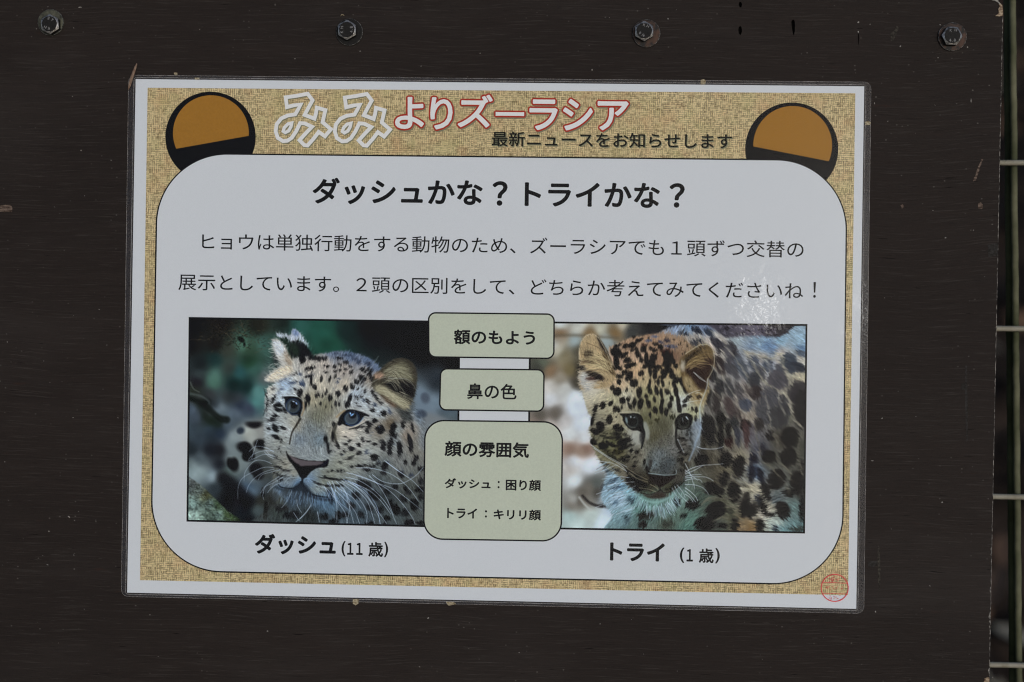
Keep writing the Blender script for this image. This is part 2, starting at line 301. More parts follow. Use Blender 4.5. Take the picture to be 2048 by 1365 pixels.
    P.poly(ZB([(920,800),(980,770),(1050,800),(1020,850),(940,860)]), (150,118,96), 2)
    P.poly(ZB([(1060,760),(1150,690),(1260,650),(1340,700),(1380,800),(1400,880),(1300,860),(1150,840),(1070,820)]), (112,106,82), 3)
    P.poly(ZB([(1080,850),(1250,860),(1380,900),(1420,1000),(1400,1100),(1300,1080),(1150,1000),(1060,920)]), (30,28,28), 2.5)
    P.poly(ZB([(940,930),(1080,960),(1180,1040),(1320,1130),(1370,1180),(1310,1235),(1200,1180),(1060,1090),(950,1010)]), (148,138,110), 2)
    P.poly(ZB([(1000,1050),(1100,1100),(1200,1180),(1180,1220),(1080,1150)]), (84,66,52), 2)
    fm = np.maximum(m, P.polymask(ZA([(1060,330),(1330,230),(1600,430),(1600,620),(1300,900),(1000,900)]), 3)*.8)
    fm = np.maximum(fm, P.polymask(ZB([(950,740),(1090,650),(1290,590),(1440,760),(1440,1050),(1320,1250),(1100,1300)]), 3)*.8)
    anch = [(548,720,-150),(545,770,-155),(560,790,-160),(600,700,-75),(650,720,-85),(690,730,-70),(740,750,-50),(800,740,10),(800,790,25),(790,812,30),(640,800,-88),(600,870,80),(640,870,95),(560,860,-170),(550,890,-170),(700,890,10),(740,870,5),(780,860,40),(820,880,60),(830,930,70),(800,980,60),(700,1000,75),(640,1005,85),(580,1000,100),(560,980,110),(600,1040,90),(560,1030,95),(590,945,170),(660,950,10),(640,970,30),(760,1030,60),(850,1030,60),(575,1020,100)]
    furry(P, fm, anch, 1.2, .06)
    hairs(P, fm, anch, 26000, 3, 8, .16)
    hairs(P, fm, anch, 5000, 4, 10, .10, 16)
    # nose bridge grain
    g = P.polymask([(598,840),(640,820),(672,850),(672,900),(655,915),(615,918),(590,905),(588,870)], 6)
    P.img *= (1-.10*g*np.abs(P.cloud(.7)))[..., None]
    # strands of the ears
    for k in range(70):
        t = P.rng.uniform(0, 1); x0, y0 = 1040+P.rng.uniform(-20, 60), 800+P.rng.uniform(-60, 120)
        a = math.radians(P.rng.uniform(-40, 25)); L = P.rng.uniform(120, 340)
        P.stroke(ZB([(x0, y0), (x0+L*.5*math.cos(a), y0+L*.5*math.sin(a)-18), (x0+L*math.cos(a+.3), y0+L*math.sin(a+.3))]), .9, (168,160,132) if k % 3 else (60,52,40), .45)
    for k in range(40):
        x0, y0 = P.rng.uniform(1000, 1300), P.rng.uniform(980, 1140); L = P.rng.uniform(60, 130)
        P.stroke(ZB([(x0, y0), (x0+L, y0+L*.5)]), 1, (176,166,136), .4)
    for k in range(60):
        x0, y0 = P.rng.uniform(1090, 1280), P.rng.uniform(390, 860); L = P.rng.uniform(50, 120); a = math.radians(P.rng.uniform(130, 215))
        P.stroke(ZA([(x0, y0), (x0+L*math.cos(a), y0+L*math.sin(a)*.7)]), 1, (200,194,184), .4)
    # eyes
    P.poly(ZA([(1200,1080),(1290,1075),(1400,1085),(1455,1130),(1462,1200),(1440,1290),(1430,1345),(1400,1310),(1330,1310),(1270,1250),(1240,1170),(1245,1110)]), (20,22,30), .8)
    P.blob(*ZA(1345,1190), 15.5, 16, 0, (28,40,60), 1); P.blob(*ZA(1345,1195), 13, 13.6, 0, (64,72,78), 1.6)
    P.blob(*ZA(1345,1196), 10.5, 11.5, 0, (58,64,66), 1.5); P.blob(*ZA(1352,1175), 7.5, 8, 0, (22,22,28), 2)
    P.blob(*ZA(1300,1210), 2.2, 7, 10, (100,110,118), 1.3, .7)
    P.blob(*ZA(1350,1138), 2.4, 1.2, 20, (150,160,180), .7); P.blob(*ZA(1385,1160), 1.4, 3, -30, (128,150,190), .7)
    P.stroke(ZA([(1215,1092),(1300,1084),(1400,1098),(1450,1150)]), 3.4, (14,15,20), .8, 3, 1.4)
    P.stroke(ZD([(500,-20),(560,-95),(640,-118),(760,-88),(850,-48)]), 4.2, (14,15,20), .8, 2.5, 1.6)
    lines(P, ZA, [(1255,1160,1270,1240,1330,1300,1400,1300)], 1.2, (104,124,150), .6)
    lines(P, ZA, [(1230,1095,1180,1075,1150,1040),(1225,1070,1300,1062,1400,1075)], 1.4, (190,196,200), .6)
    lines(P, ZA, [(1470,1150,1478,1230,1450,1310)], 3, (150,118,84), .6)
    P.poly(ZD([(480,10),(505,-45),(560,-108),(640,-130),(760,-100),(868,-48),(800,-45),(762,5),(720,50),(650,82),(580,76),(530,55),(490,75),(468,50)]), (20,21,28), .8)
    P.blob(*ZD(645,-22), 16, 14, -8, (28,42,64), 1); P.blob(*ZD(640,-18), 13.5, 12, -8, (76,86,92), 1.2)
    P.blob(*ZD(640,-22), 10.5, 9.5, 0, (66,72,78), 2); P.blob(*ZD(655,-60), 7.5, 7, 0, (24,24,30), 2)
    P.blob(*ZD(650,-62+0), 4.2, 1.5, -35, (120,160,205), .8); P.blob(*ZD(628,-78), 1.6, 2.2, 0, (130,165,205), .7)
    lines(P, ZD, [(570,40,640,72,720,50,790,-30)], 1.3, (70,104,150), .8)
    lines(P, ZD, [(610,118,690,100,760,60,860,15)], 1.5, (30,28,28), .85)
    lines(P, ZD, [(500,80,560,95,640,95,730,60,820,5)], 3, (186,172,156), .6)
    lines(P, ZB, [(460,1330,500,1290,555,1250)], 4, (152,122,84), .6)
    # tear lines, nose, mouth
    P.stroke(ZC([(1430,-10),(1390,60),(1330,160),(1300,300)]), 5, (40,34,28), .8, 2.5, 1.4)
    P.stroke(ZD([(450,60),(425,160),(450,260),(490,350)]), 7, (36,34,30), .6, 3, 1.6)
    P.poly(ZC([(1258,378),(1290,440),(1380,470),(1500,500),(1600,505),(1675,512),(1780,500),(1790,478),(1778,560),(1740,590),(1690,595),(1640,600),(1560,650),(1500,720),(1440,720),(1400,650),(1340,560),(1290,500),(1265,440)]), (27,24,25), .8)
    P.poly(ZC([(1300,440),(1390,480),(1500,510),(1675,522),(1640,560),(1500,560),(1400,545),(1340,500)]), (98,86,88), 1.2)
    P.poly(ZD([(0,500),(120,520),(260,520),(300,540),(200,560),(60,570),(0,570)]), (92,82,84), 1.2)
    P.poly(ZD([(160,600),(260,560),(350,485),(345,540),(280,580)]), (24,26,36), .8)
    P.stroke(ZC([(1465,700),(1455,780)]), 6, (30,32,38), .9, 3.5)
    P.stroke(ZC([(1455,790),(1400,840),(1320,872),(1200,862),(1130,830)]), 9, (34,42,50), .6, 6, 3)
    P.stroke(ZC([(1455,770),(1420,810),(1330,850),(1200,835),(1160,800)]), 3.5, (26,32,40), .8, 2)
    P.stroke(ZD([(15,800),(60,870),(150,945),(290,985),(400,985)]), 9, (32,36,44), .6, 7, 3)
    P.stroke(ZD([(15,770),(60,840),(160,925),(300,955),(400,960)]), 4, (24,28,34), .8, 2.5)
    P.poly(ZC([(1400,790),(1500,800),(1560,880),(1620,940),(1540,960),(1440,900),(1330,880)]), (38,44,52), 2, .8)
    P.poly(ZD([(330,870),(400,880),(420,1000),(390,1060),(360,980)]), (28,32,40), 2, .8)
    for k in range(150):   # chin hair
        x = P.rng.uniform(1180, 1990); y = P.rng.uniform(880, 1010)+abs(x-1560)*-.06; L = P.rng.uniform(40, 110); a = math.radians(90+(1560-x)*.06+P.rng.uniform(-15, 15))
        P.stroke(ZC([(x, y), (x+L*math.cos(a), y+L*math.sin(a))]), .9, (120,150,182) if P.rng.random() < .6 else (34,38,44), .45)
    spots(P, ZC, [(1250,900,40,60,30),(1120,960,40,50,0),(1000,860,36,50,0)], (60,66,70), 4, .5)
    # whiskers
    wc = (186,198,214)
    lines(P, ZC, [(1110,400,1000,345,880,330,800,390),(1100,385,950,390,850,430,795,490),(1090,440,980,430,860,480,790,510),(1080,545,980,505,880,505,800,570,745,660,735,760),(1100,590,980,590,860,640,720,720,665,830,660,980),(1180,620,1060,650,960,680,910,745),(1110,610,980,650,860,730,790,820,765,900),(1170,705,1080,760,1000,820,940,910),(1220,710,1100,780,1000,830,970,930,980,990),(1200,780,1120,810,1060,860,1030,900),(1120,460,1060,440,1010,380),(900,255,870,350,830,480),(1100,480,1040,450,990,400),(1390,990,1400,1070,1450,1150),(1380,1265,1500,1160,1570,1040),(1350,1150,1410,1240,1430,1250),(1200,1090,1260,1020,1330,880)], .9, wc, .72, .6)
    lines(P, ZD, [(700,595,880,600,1080,650,1250,750,1380,880,1470,1010),(580,655,760,700,980,790,1200,880,1510,1120),(900,680,1020,760,1180,795,1300,775,1440,690,1530,590),(1050,505,1200,620,1380,740,1530,890),(1070,520,1180,600,1350,720),(570,710,750,760,950,900,1100,1080,1200,1290),(560,760,700,830,860,990,970,1180,1000,1290),(500,770,640,880,760,1010,830,1150,830,1285),(450,760,560,880,610,1060,670,1285),(440,870,560,990,680,1130,740,1285),(600,760,800,900,930,1080,1080,1290),(520,760,680,850,830,1000,900,1180,930,1290),(360,760,420,900,460,1080,455,1275),(400,760,440,860,420,960),(500,820,590,940,620,1080,580,1285),(390,840,430,960,500,1060,560,1150,590,1275),(480,850,650,960,760,1100),(860,690,980,820,1080,980,1160,1180),(700,690,900,760,1100,870,1280,1050,1400,1220,1425,1290),(300,820,340,900,360,960),(280,830,340,860,420,960),(650,780,850,870,1000,1000,1130,1170),(220,1140,235,1220,245,1275),(0,1230,80,1140,140,1060)], 1.0, wc, .8, .6)
    lines(P, ZD, [(540,740,700,800,850,920,960,1090,990,1285),(460,830,520,900,640,1010),(430,900,470,1000,600,1110),(340,780,400,860,430,940)], 1.1, (150,172,205), .8, .6)
    lines(P, ZB, [(975,575,900,700,760,880,640,1020),(660,1060,760,980,900,900,1000,850,1120,830),(700,1100,830,1080,960,1110,1020,1165),(640,1190,670,1240,680,1290),(1100,850,1250,850,1360,880,1430,970)], .8, (176,178,172), .7, .5)
    lines(P, ZA, [(1280,580,1340,650,1400,760,1420,830)], 1.1, (198,192,176), .8, .7)
    finish(P, .80, (.93, .97, 1.0))
    return P

def paint_right():
    P = Print(1050, 640, 1618, 1070, 8)
    bg = [(1120,650,150,156,156),(1160,651,156,156,150),(1200,655,152,150,136),(1245,651,150,142,126),(1120,668,124,94,64),(1180,669,122,96,62),(1230,667,116,90,56),(1120,678,140,128,112),(1262,662,56,58,58),(1300,650,30,30,34),(1330,648,24,24,28),(1215,682,124,136,140),(1150,683,124,138,142),(1115,700,152,147,132),(1108,690,150,150,146),(1130,712,120,110,84),(1140,740,112,98,66),(1100,742,122,96,70),(1085,727,88,94,80),(1078,735,60,60,54),(1160,740,52,48,40),(1155,767,66,60,50),(1160,700,80,74,60),(1120,757,136,126,112),(1100,772,160,156,152),(1130,777,160,160,158),(1150,792,170,176,184),(1100,800,164,165,170),(1150,820,170,178,190),(1080,800,150,148,146),(1110,828,96,88,80),(1080,832,84,78,70),(1072,846,130,115,106),(1100,850,160,150,145),(1130,842,152,148,148),(1160,850,166,173,183),(1140,870,164,167,170),(1170,880,168,172,178),(1140,898,130,104,90),(1172,896,126,98,84),(1160,903,138,114,100),(1150,922,165,168,175),(1180,932,168,175,186),(1140,942,150,145,142),(1150,962,165,172,178),(1180,975,104,98,90),(1192,968,84,90,88),(1165,985,94,88,80),(1160,1002,92,84,74),(1195,985,64,60,54),(1150,1000,140,140,138),(1145,1012,118,112,104),(1175,1005,120,116,108),(1140,1032,138,158,158),(1180,1030,150,162,160),(1160,1047,150,165,165),(1210,1045,165,178,190),(1210,990,150,165,182),(1225,1012,150,166,186),(1440,655,72,67,80),(1500,655,86,80,96),(1480,665,76,71,84),(1560,655,44,40,48),(1600,660,26,23,27),(1440,668,62,60,72)]
    P.img = blur(P.field(bg, 3.8), 3.0); P.img *= (1.0+.15*_smooth((P.img.mean(-1)-105)/50))[..., None]
    P.img *= (1+.035*P.cloud(7)+.008*P.cloud(2.5))[..., None]
    P.stroke(ZE([(330,200),(600,192),(900,212),(1150,225)]), 6, (92,82,66), .55, 5, 4)
    P.stroke(ZG([(280,880),(360,960),(450,1000),(520,1010)]), 5, (42,38,38), .85, 6, 2.5)
    P.stroke(ZG([(240,900),(300,980),(380,1060)]), 4, (165,168,166), .8, 4, 2.5)
    spots(P, ZG, [(560,800,50,80,20),(580,1000,70,30,10)], (44,40,38), 4, .8)
    for k in range(60):   # pebbly dark bank, top right
        P.blob(P.rng.uniform(1440, 1560), P.rng.uniform(650, 669), P.rng.uniform(1.5, 4.5), P.rng.uniform(1, 2.5), P.rng.uniform(0, 60), (36,32,40) if k % 2 else (104,98,114), 1, .6)
    # trunk and flank
    body = [(1210,960),(1205,1000),(1225,1030),(1240,1075),(1625,1075),(1625,668),(1560,674),(1500,672),(1455,676),(1440,668),(1424,656),(1405,650),(1360,650),(1330,660),(1300,680),(1280,720),(1270,800)]
    m = P.polymask(body, 1.6)
    fc = P.field([(1350,662,120,140,172),(1380,656,98,128,165),(1410,656,100,118,150),(1360,680,158,134,108),(1390,678,152,142,132),(1340,690,150,120,94),(1355,705,144,110,86),(1420,690,166,152,142),(1440,682,158,150,146),(1450,700,160,150,142),(1470,722,106,118,142),(1440,720,152,142,132),(1500,706,152,142,132),(1525,715,156,146,136),(1540,730,128,134,150),(1562,722,168,158,148),(1602,712,172,162,150),(1560,704,158,148,144),(1545,697,82,112,150),(1480,740,130,130,136),(1450,760,112,108,104),(1500,772,116,106,102),(1550,782,126,116,104),(1600,758,150,140,118),(1590,792,116,110,94),(1440,800,102,97,92),(1480,800,114,104,98),(1530,820,84,84,88),(1500,830,130,118,104),(1580,830,88,86,76),(1605,842,76,72,68),(1450,842,72,70,66),(1470,682,136,150,158),(1520,686,112,142,166),(1560,682,116,152,178),(1600,682,126,156,178),(1604,698,72,104,142),(1500,697,92,118,150),(1530,692,80,112,152),
        (1430,880,76,73,63),(1420,920,60,55,45),(1470,900,92,87,77),(1500,870,88,86,96),(1478,915,156,144,118),(1495,922,136,128,112),(1520,900,60,62,75),(1508,945,66,92,130),(1490,955,116,116,108),(1450,940,87,80,62),(1440,960,66,61,50),(1540,920,62,62,54),(1580,920,72,70,62),(1600,900,64,64,56),(1560,880,62,58,50),(1502,975,168,158,134),(1515,985,158,150,130),(1540,1014,162,155,138),(1548,1046,150,160,154),(1552,1000,70,80,85),(1590,1018,84,108,108),(1570,1060,92,128,134),(1595,1056,82,112,116),(1520,1030,160,152,138),(1500,1056,118,90,54),(1485,1052,128,106,76),(1460,1040,80,80,62),(1440,1052,62,68,62),(1380,1040,78,114,104),(1375,1060,66,102,94),(1400,1000,60,76,68),(1440,1010,76,76,60),(1600,980,50,50,45),
        (1310,1010,102,142,134),(1350,1005,112,144,142),(1290,1005,88,128,120),(1280,1022,76,112,106),(1260,990,112,152,168),(1240,970,102,138,162),(1225,962,122,152,174),(1240,1000,142,166,188),(1250,1030,102,134,146),(1270,1050,76,102,100),(1320,1022,84,108,104),(1330,1050,62,72,62),(1360,1030,80,102,92),(1300,1060,80,100,96)], 3.2)
    P.img = P.img*(1-m[..., None])+fc*m[..., None]
    spots(P, ZF, [(390,130,64,26,28,(44,56,86)),(230,165,60,16,18,(60,72,100)),(540,150,54,34,38,(36,56,96)),(370,285,90,26,-22,(38,44,66)),(645,300,92,38,48,(66,62,84)),(665,385,26,40,0,(66,62,80)),(800,420,44,112,-28,(84,80,98)),(860,380,24,110,-34,(70,66,80)),(680,570,52,104,-18,(72,54,60)),(590,690,44,62,0,(44,44,54)),(780,580,36,90,-20,(84,82,98)),(860,640,34,100,-26,(92,90,104)),(950,600,44,140,-30,(84,98,124)),(1110,560,44,110,-30,(72,88,124)),(1180,650,40,80,-30,(78,82,104)),(1100,750,84,80,-20,(58,64,80)),(1120,900,66,74,0,(74,56,60)),(1270,560,54,80,-24,(76,92,126)),(1400,745,104,108,0,(80,74,92)),(1440,600,60,40,30,(78,84,110)),(1525,500,84,74,-10,(56,78,114)),(1640,590,96,52,16,(42,58,90)),(1560,610,60,50,0,(50,66,96)),(1680,420,70,30,10,(70,98,140)),(1300,960,96,116,0,(84,84,100)),(1480,1060,66,116,-14,(70,70,84)),(1650,900,110,120,0,(58,53,64)),(1690,1110,86,200,0,(44,41,47)),(1210,1150,70,130,-10,(78,78,90)),(1400,1210,110,110,0,(64,64,72)),(640,1000,46,140,0,(62,50,50)),(530,950,34,100,10,(42,38,42)),(800,1080,46,112,-14,(90,62,62)),(680,830,44,92,-10,(54,54,62)),(800,850,40,110,-18,(80,80,90)),(920,900,34,120,-16,(94,86,92)),(1000,1060,66,70,-24,(76,88,122)),(1050,880,40,50,-20,(90,70,66)),(900,1160,30,70,-20,(96,78,74)),(520,1290,80,90,0,(34,34,34)),(690,1250,50,92,0,(26,29,31)),(860,1290,40,80,-10,(46,52,56)),(1000,1310,60,60,0,(48,36,38)),(60,60,90,12,0,(66,90,140)),(1160,1300,60,70,0,(58,50,50))], (60,60,80), 1.3, .94, 1.22, 4, .74)
    spots(P, ZH, [(1300,150,104,118),(1285,400,100,108),(1130,680,104,118,24),(1390,720,76,128),(1210,1060,76,112,-26),(1060,130,50,60),(1040,400,78,76),(500,430,76,96),(550,215,50,66,0,(44,24,24)),(665,520,70,140,8),(480,670,52,86,22),(612,830,72,128),(330,790,80,76),(380,1060,124,96,-32),(90,990,80,56),(240,1230,124,80),(745,980,58,150,12),(840,1060,50,112,22),(620,1235,52,84),(930,1255,50,86),(965,1000,34,120,-22),(1065,1115,40,28),(825,600,38,120,0,(22,26,40)),(940,640,40,96,-16,(24,28,40)),(1000,830,50,112,-20),(430,200,48,112),(450,60,24,90),(540,60,34,84),(650,150,34,110,-8,(40,42,52)),(760,110,34,150,-6,(58,38,38)),(840,60,24,90,0,(80,74,80)),(200,430,84,76),(300,110,84,140),(1450,1040,34,150),(740,750,24,24),(440,840,40,60,20),(850,420,50,60,0,(26,28,44)),(1450,520,30,80),(460,1250,60,30,20),(560,1080,30,50,0,(44,46,36)),(960,300,34,70,0,(40,40,50)),(1280,850,70,40,20),(60,250,40,90,0,(50,48,40)),(200,250,60,90,0,(46,43,36)),(1120,1280,30,40,0,(40,50,60)),(1380,1290,90,30,0,(40,48,46)),(900,930,24,60,-10,(28,34,48))], (18,17,18), 1.8, .95, 1.1)
    spots(P, ZG, [(1070,1125,110,54,0),(1350,1225,76,44,0,(50,55,48)),(1020,1240,56,50),(1450,955,52,44,-30,(26,30,30)),(880,930,52,34,38,(40,56,66)),(830,1150,36,24,0,(40,56,60)),(1530,1130,46,30,0,(28,32,32)),(830,1200,30,40,0,(70,92,100)),(690,780,50,20,-20,(50,70,96)),(640,690,60,16,-20,(40,54,72)),(600,560,60,40,30,(54,62,70)),(700,960,20,40,30,(60,88,110))], (34,31,29), 2.4, .85)
    for Z, L, col, w in ((ZF, [[(560,130),(640,190),(740,280),(760,340)],[(700,380),(760,460),(720,520)],[(740,330),(850,450),(960,620),(1040,720)],[(640,520),(700,640),(740,760),(860,940),(900,1000)],[(620,600),(650,720),(600,800)],[(1200,480),(1280,540),(1290,700)],[(1340,480),(1450,560),(1520,700),(1560,800),(1490,880)],[(1440,400),(1400,440)],[(1590,380),(1700,500),(1740,600)],[(1240,900),(1270,1060),(1300,1300)],[(1400,940),(1440,1080),(1500,1200)],[(940,780),(1000,900),(1080,1000)],[(720,900),(700,1000),(720,1150),(790,1200)],[(860,1000),(930,1100),(1040,1200),(1100,1320)],[(560,850),(640,920),(690,1000)],[(430,180),(480,260),(560,330)],[(1000,640),(1030,780),(1040,860)],[(1160,560),(1230,620),(1250,760)]], (172,164,146), 3.4),
                         (ZF, [[(990,400),(1050,470),(1140,640),(1240,780),(1400,870),(1520,960),(1560,1100),(1620,1250),(1700,1340)],[(1530,700),(1640,700),(1740,710)],[(1000,400),(1180,450),(1320,480),(1440,420),(1460,520),(1500,640),(1550,780)]], (168,160,138), 6.5),
                         (ZH, [[(420,0),(380,120),(400,250),(360,440),(540,560),(700,700),(850,860)],[(480,0),(470,140)],[(590,60),(620,200),(580,300),(700,340),(760,480),(740,640)],[(860,0),(900,200),(930,400)],[(1040,0),(1150,250),(1130,420),(1280,560),(1330,700)],[(1440,100),(1400,300),(1440,600)],[(960,460),(1100,560),(1230,720),(1300,860)],[(560,640),(700,760),(780,760)],[(200,980),(330,900),(540,920),(700,860)],[(500,1000),(620,1020),(760,860)],[(860,1180),(900,1080),(850,920)],[(1000,960),(1120,1060)],[(340,1200),(500,1140),(700,1180)]], (118,112,94), 4.2)):
        for l in L:
            l2 = spline(l, 4, False)
            for a, b, c in zip(l2[:-2:2], l2[1:-1:2], l2[2::2]):
                v = P.rng.uniform(.72, 1.08)
                P.stroke(Z([(x+P.rng.uniform(-9, 9), y+P.rng.uniform(-9, 9)) for x, y in (a, b, c)]), w*P.rng.uniform(.55, 1.15), tuple(k*v for k in col), P.rng.uniform(.35, .75), w*P.rng.uniform(.3, .8), 1.6)
    # head
    head = ZE([(690,600),(665,700),(680,800),(720,930),(760,1080),(790,1160),(826,1200),(826,1290),(790,1340),(800,1400),(840,1500),(830,1560),(890,1680),(960,1790),(1100,1900),(1200,1980),(1300,2080),(1440,2170),(1600,2210),(1750,2180),(1860,2100),(1960,1980),(2060,1800),(2160,1620),(2180,1400),(2200,1200),(2250,1000),(2280,800),(2200,560),(2080,330),(1900,200),(1700,170),(1500,190),(1300,230),(1120,310),(1040,350),(1060,480),(1100,620),(900,640)])
    hm = P.polymask(head, 1.1)
    hc = P.field([(1260,688,160,126,98),(1300,680,156,120,92),(1280,710,172,142,118),(1230,720,168,136,112),(1320,718,146,112,86),(1345,690,150,120,94),(1345,712,110,82,64),(1270,740,180,148,112),(1300,760,168,148,112),(1240,770,178,152,120),(1250,792,168,162,142),(1230,800,152,146,116),(1200,790,168,158,132),(1188,782,174,168,152),(1210,760,178,142,106),(1300,790,142,136,96),(1310,822,112,108,76),(1290,842,88,86,60),(1325,850,78,76,58),(1310,872,84,80,58),(1332,742,172,144,102),(1342,770,166,152,116),(1350,790,162,162,132),(1362,802,172,177,174),(1385,830,160,158,122),(1395,790,142,120,80),(1380,752,152,132,80),(1200,850,118,112,96),(1230,842,154,144,118),(1215,872,124,118,92),(1240,905,104,98,66),(1225,878,134,134,84),(1272,872,150,150,142),(1264,890,134,132,120),(1275,912,122,116,100),(1255,925,116,110,92),(1320,886,98,96,86),(1320,910,102,110,114),(1306,930,100,114,120),(1340,925,74,82,86),(1330,940,66,72,76),(1350,900,112,112,110),(1367,890,124,118,112),(1370,920,114,108,92),(1360,960,102,96,86),(1265,945,122,112,94),(1292,960,74,66,48),(1270,970,58,52,42),(1300,977,92,90,68),(1340,977,88,86,62),(1310,1000,100,140,132),(1350,1000,112,142,140),(1290,1000,86,126,118),(1392,870,124,134,144),(1396,850,112,124,140),(1390,890,104,112,118),(1385,940,60,56,48),(1380,905,80,80,74)], 3.2)
    P.img = P.img*(1-hm[..., None])+hc*hm[..., None]
    S = (20,18,18)
    spots(P, ZE, [(1325,312,72,32,-22),(1470,365,36,44,-20),(1590,365,60,20,22),(1240,435,52,22,-40),(1400,430,36,50,-28),(1440,500,24,34),(1505,465,28,60),(1592,465,50,46,35),(1550,522,70,36,10),(1265,502,50,32,-20),(1310,562,75,32,-12),(1132,520,34,80),(1130,400,74,52,10),(1175,602,36,22,25),(1490,577,42,22,-30),(1560,572,64,30,10),(1655,592,52,26,22),(1230,655,50,26,-45),(1440,662,38,34,20),(1550,642,22,60,-10),(1612,640,34,34),(1610,702,30,34),(1722,657,46,36,30),(1700,712,42,22,10),(1292,700,38,72,28),(1350,790,52,50,-10),(1165,702,52,22,20),(1165,772,30,34),(1465,740,13,11),(1545,800,18,76,8),(1550,890,30,40,-15),(1655,770,18,42),(1705,782,20,52,-12),(1080,842,24,34,20),(1142,892,54,50,-30),(1260,870,18,26),(1327,892,9,12),(1415,900,32,72,3),(1500,952,22,36,-20),(1630,880,26,62,-8),(1690,920,20,62,-12),(1765,897,36,30,30),(1605,995,20,36,-20),(1530,1047,26,56,-24),(1210,1000,42,38,10),(1280,985,30,28),(1300,1062,16,52,-34),(1355,1030,22,62,5),(1430,1040,36,70,8),(1702,1020,22,42,24),(1062,1037,26,36,36),(960,1060,36,50,26),(870,1130,20,84,15),(1137,1107,52,34,28),(1612,1120,34,44),(1690,1100,26,72),(1750,1147,27,44),(1790,1062,22,42),(1047,1240,37,60),(1130,1210,13,11),(930,1310,48,52),(835,1262,20,62,15),(1160,1342,74,40,14),(1550,1182,17,32),(1640,1240,32,20,0,(50,48,28)),(1560,1282,22,14,0,(50,48,28)),(1728,425,34,38,20),(1765,515,38,42,-20),(1722,555,22,34,10),(1775,590,24,30),(1690,380,30,16,20,(70,44,36)),(1150,320,60,16,-25),(1200,1090,14,24)], S)
    spots(P, ZF, [(40,470,64,62),(30,560,52,40),(100,520,30,36),(132,577,30,28),(60,630,50,30,30),(90,690,44,34,50),(142,750,44,34,55),(205,770,24,64,-20),(112,802,22,52,-25),(132,882,28,62,-5),(250,872,26,52,-25),(30,892,42,26,35),(80,972,27,40),(60,1062,28,46,10),(15,1132,26,40),(160,1010,22,82,-5),(178,1092,28,62,-10),(92,1202,36,28,0,(42,42,24)),(250,1002,42,24,-15),(240,1062,30,24),(340,1112,13,26),(387,1112,17,42),(380,1222,17,42),(10,650,20,52),(20,400,50,40,0,(60,30,24)),(300,960,40,20,-20),(60,330,80,16,10,(56,66,96)),(420,960,30,26,0,(60,50,40))], S)
    spots(P, ZG, [(430,80,62,34,28),(505,42,48,50),(415,212,46,30,42),(535,262,60,44,12),(720,32,62,44,24),(765,222,62,52),(590,212,30,16,20),(655,252,62,20,22),(845,182,52,24,10),(780,292,52,20,-22),(880,327,19,25),(850,397,22,20),(792,432,32,26),(950,342,26,22),(1045,462,16,42),(920,512,20,17),(910,402,13,12),(900,600,124,11,36),(960,632,62,15,28),(1000,722,104,22,20),(870,682,62,44,20),(950,782,82,32,22),(1085,560,26,62,-10),(1020,790,90,14,12),(1150,700,50,60,0,(50,44,36)),(1470,250,26,60,-20,(44,42,38)),(1500,170,44,24,20,(40,38,34)),(1490,330,16,40),(1520,430,16,30),(1360,790,60,10,-18),(1450,740,80,9,-30),(700,330,40,24,30,(60,58,34)),(640,400,120,16,34,(44,46,32)),(560,150,60,18,20,(60,60,48))], S, 1.0, .92)
    spots(P, ZE, [(1420,250,50,20,-20),(1240,330,40,24,-40),(1530,260,40,16,0,(70,80,104)),(1620,300,44,18,20),(1680,340,36,30,30),(1380,360,22,26),(1330,380,26,16,-20),(1690,280,40,16,20,(60,60,80)),(1600,210,50,14,0,(90,96,120)),(1180,440,26,40),(1760,260,40,20,20,(50,46,60)),(1480,310,36,14,0,(60,40,34)),(1110,600,26,24),(1760,420,30,40),(1260,590,20,14)], S)
    spots(P, ZG, [(700,120,60,30,20),(640,160,40,20,0),(800,120,30,20,30),(860,260,40,20,-20),(720,170,30,18,0),(1010,160,26,70,0,(40,40,42)),(600,320,50,20,30,(70,68,40)),(1120,470,20,60,0,(60,58,56))], (38,35,32), 2.2, .8)
    spots(P, ZG, [(1180,560,40,14,0,(70,72,74)),(560,480,60,14,30),(700,560,70,18,30),(1500,480,20,30,20),(1490,560,30,14,-30),(1420,600,20,30,10)], (40,38,36), 1.6, .7)
    # ears
    P.poly(ZE([(690,600),(668,480),(670,380),(700,270),(745,200),(820,172),(890,200),(950,270),(1010,370),(1060,480),(1100,620),(1130,700),(1060,800),(940,860),(820,850),(700,860),(665,720)]), (158,134,98), 1)
    P.poly(ZE([(700,640),(670,700),(690,800),(800,900),(860,760),(790,660)]), (160,158,156), 3)
    P.poly(ZE([(890,200),(950,270),(1010,370),(1060,490),(1010,440),(930,330)]), (46,40,36), 1.2)
    P.poly(ZE([(960,420),(1040,440),(1090,600),(1120,690),(1040,660),(990,560)]), (88,70,46), 2)
    spots(P, ZE, [(790,420,56,44,20,(52,42,34)),(790,520,80,18,10,(70,56,40)),(870,690,110,44,22,(42,36,36)),(820,740,60,26,10,(76,56,50)),(720,600,34,30,0,(40,38,42))], S, 3)
    P.stroke(ZE([(690,560),(672,460),(680,330),(740,215),(820,180),(890,205),(950,290),(1020,420),(1080,600)]), 1.8, (178,166,142), .8, 1)
    P.poly(ZF([(175,520),(250,425),(330,370),(420,320),(490,303),(560,330),(600,400),(612,520),(590,620),(525,740),(525,820),(480,900),(380,880),(280,900),(220,780),(190,640)]), (98,78,48), 1)
    P.poly(ZF([(240,610),(400,540),(560,480),(600,520),(570,640),(520,740),(510,830),(440,860),(360,760),(300,680)]), (48,32,27), 2)
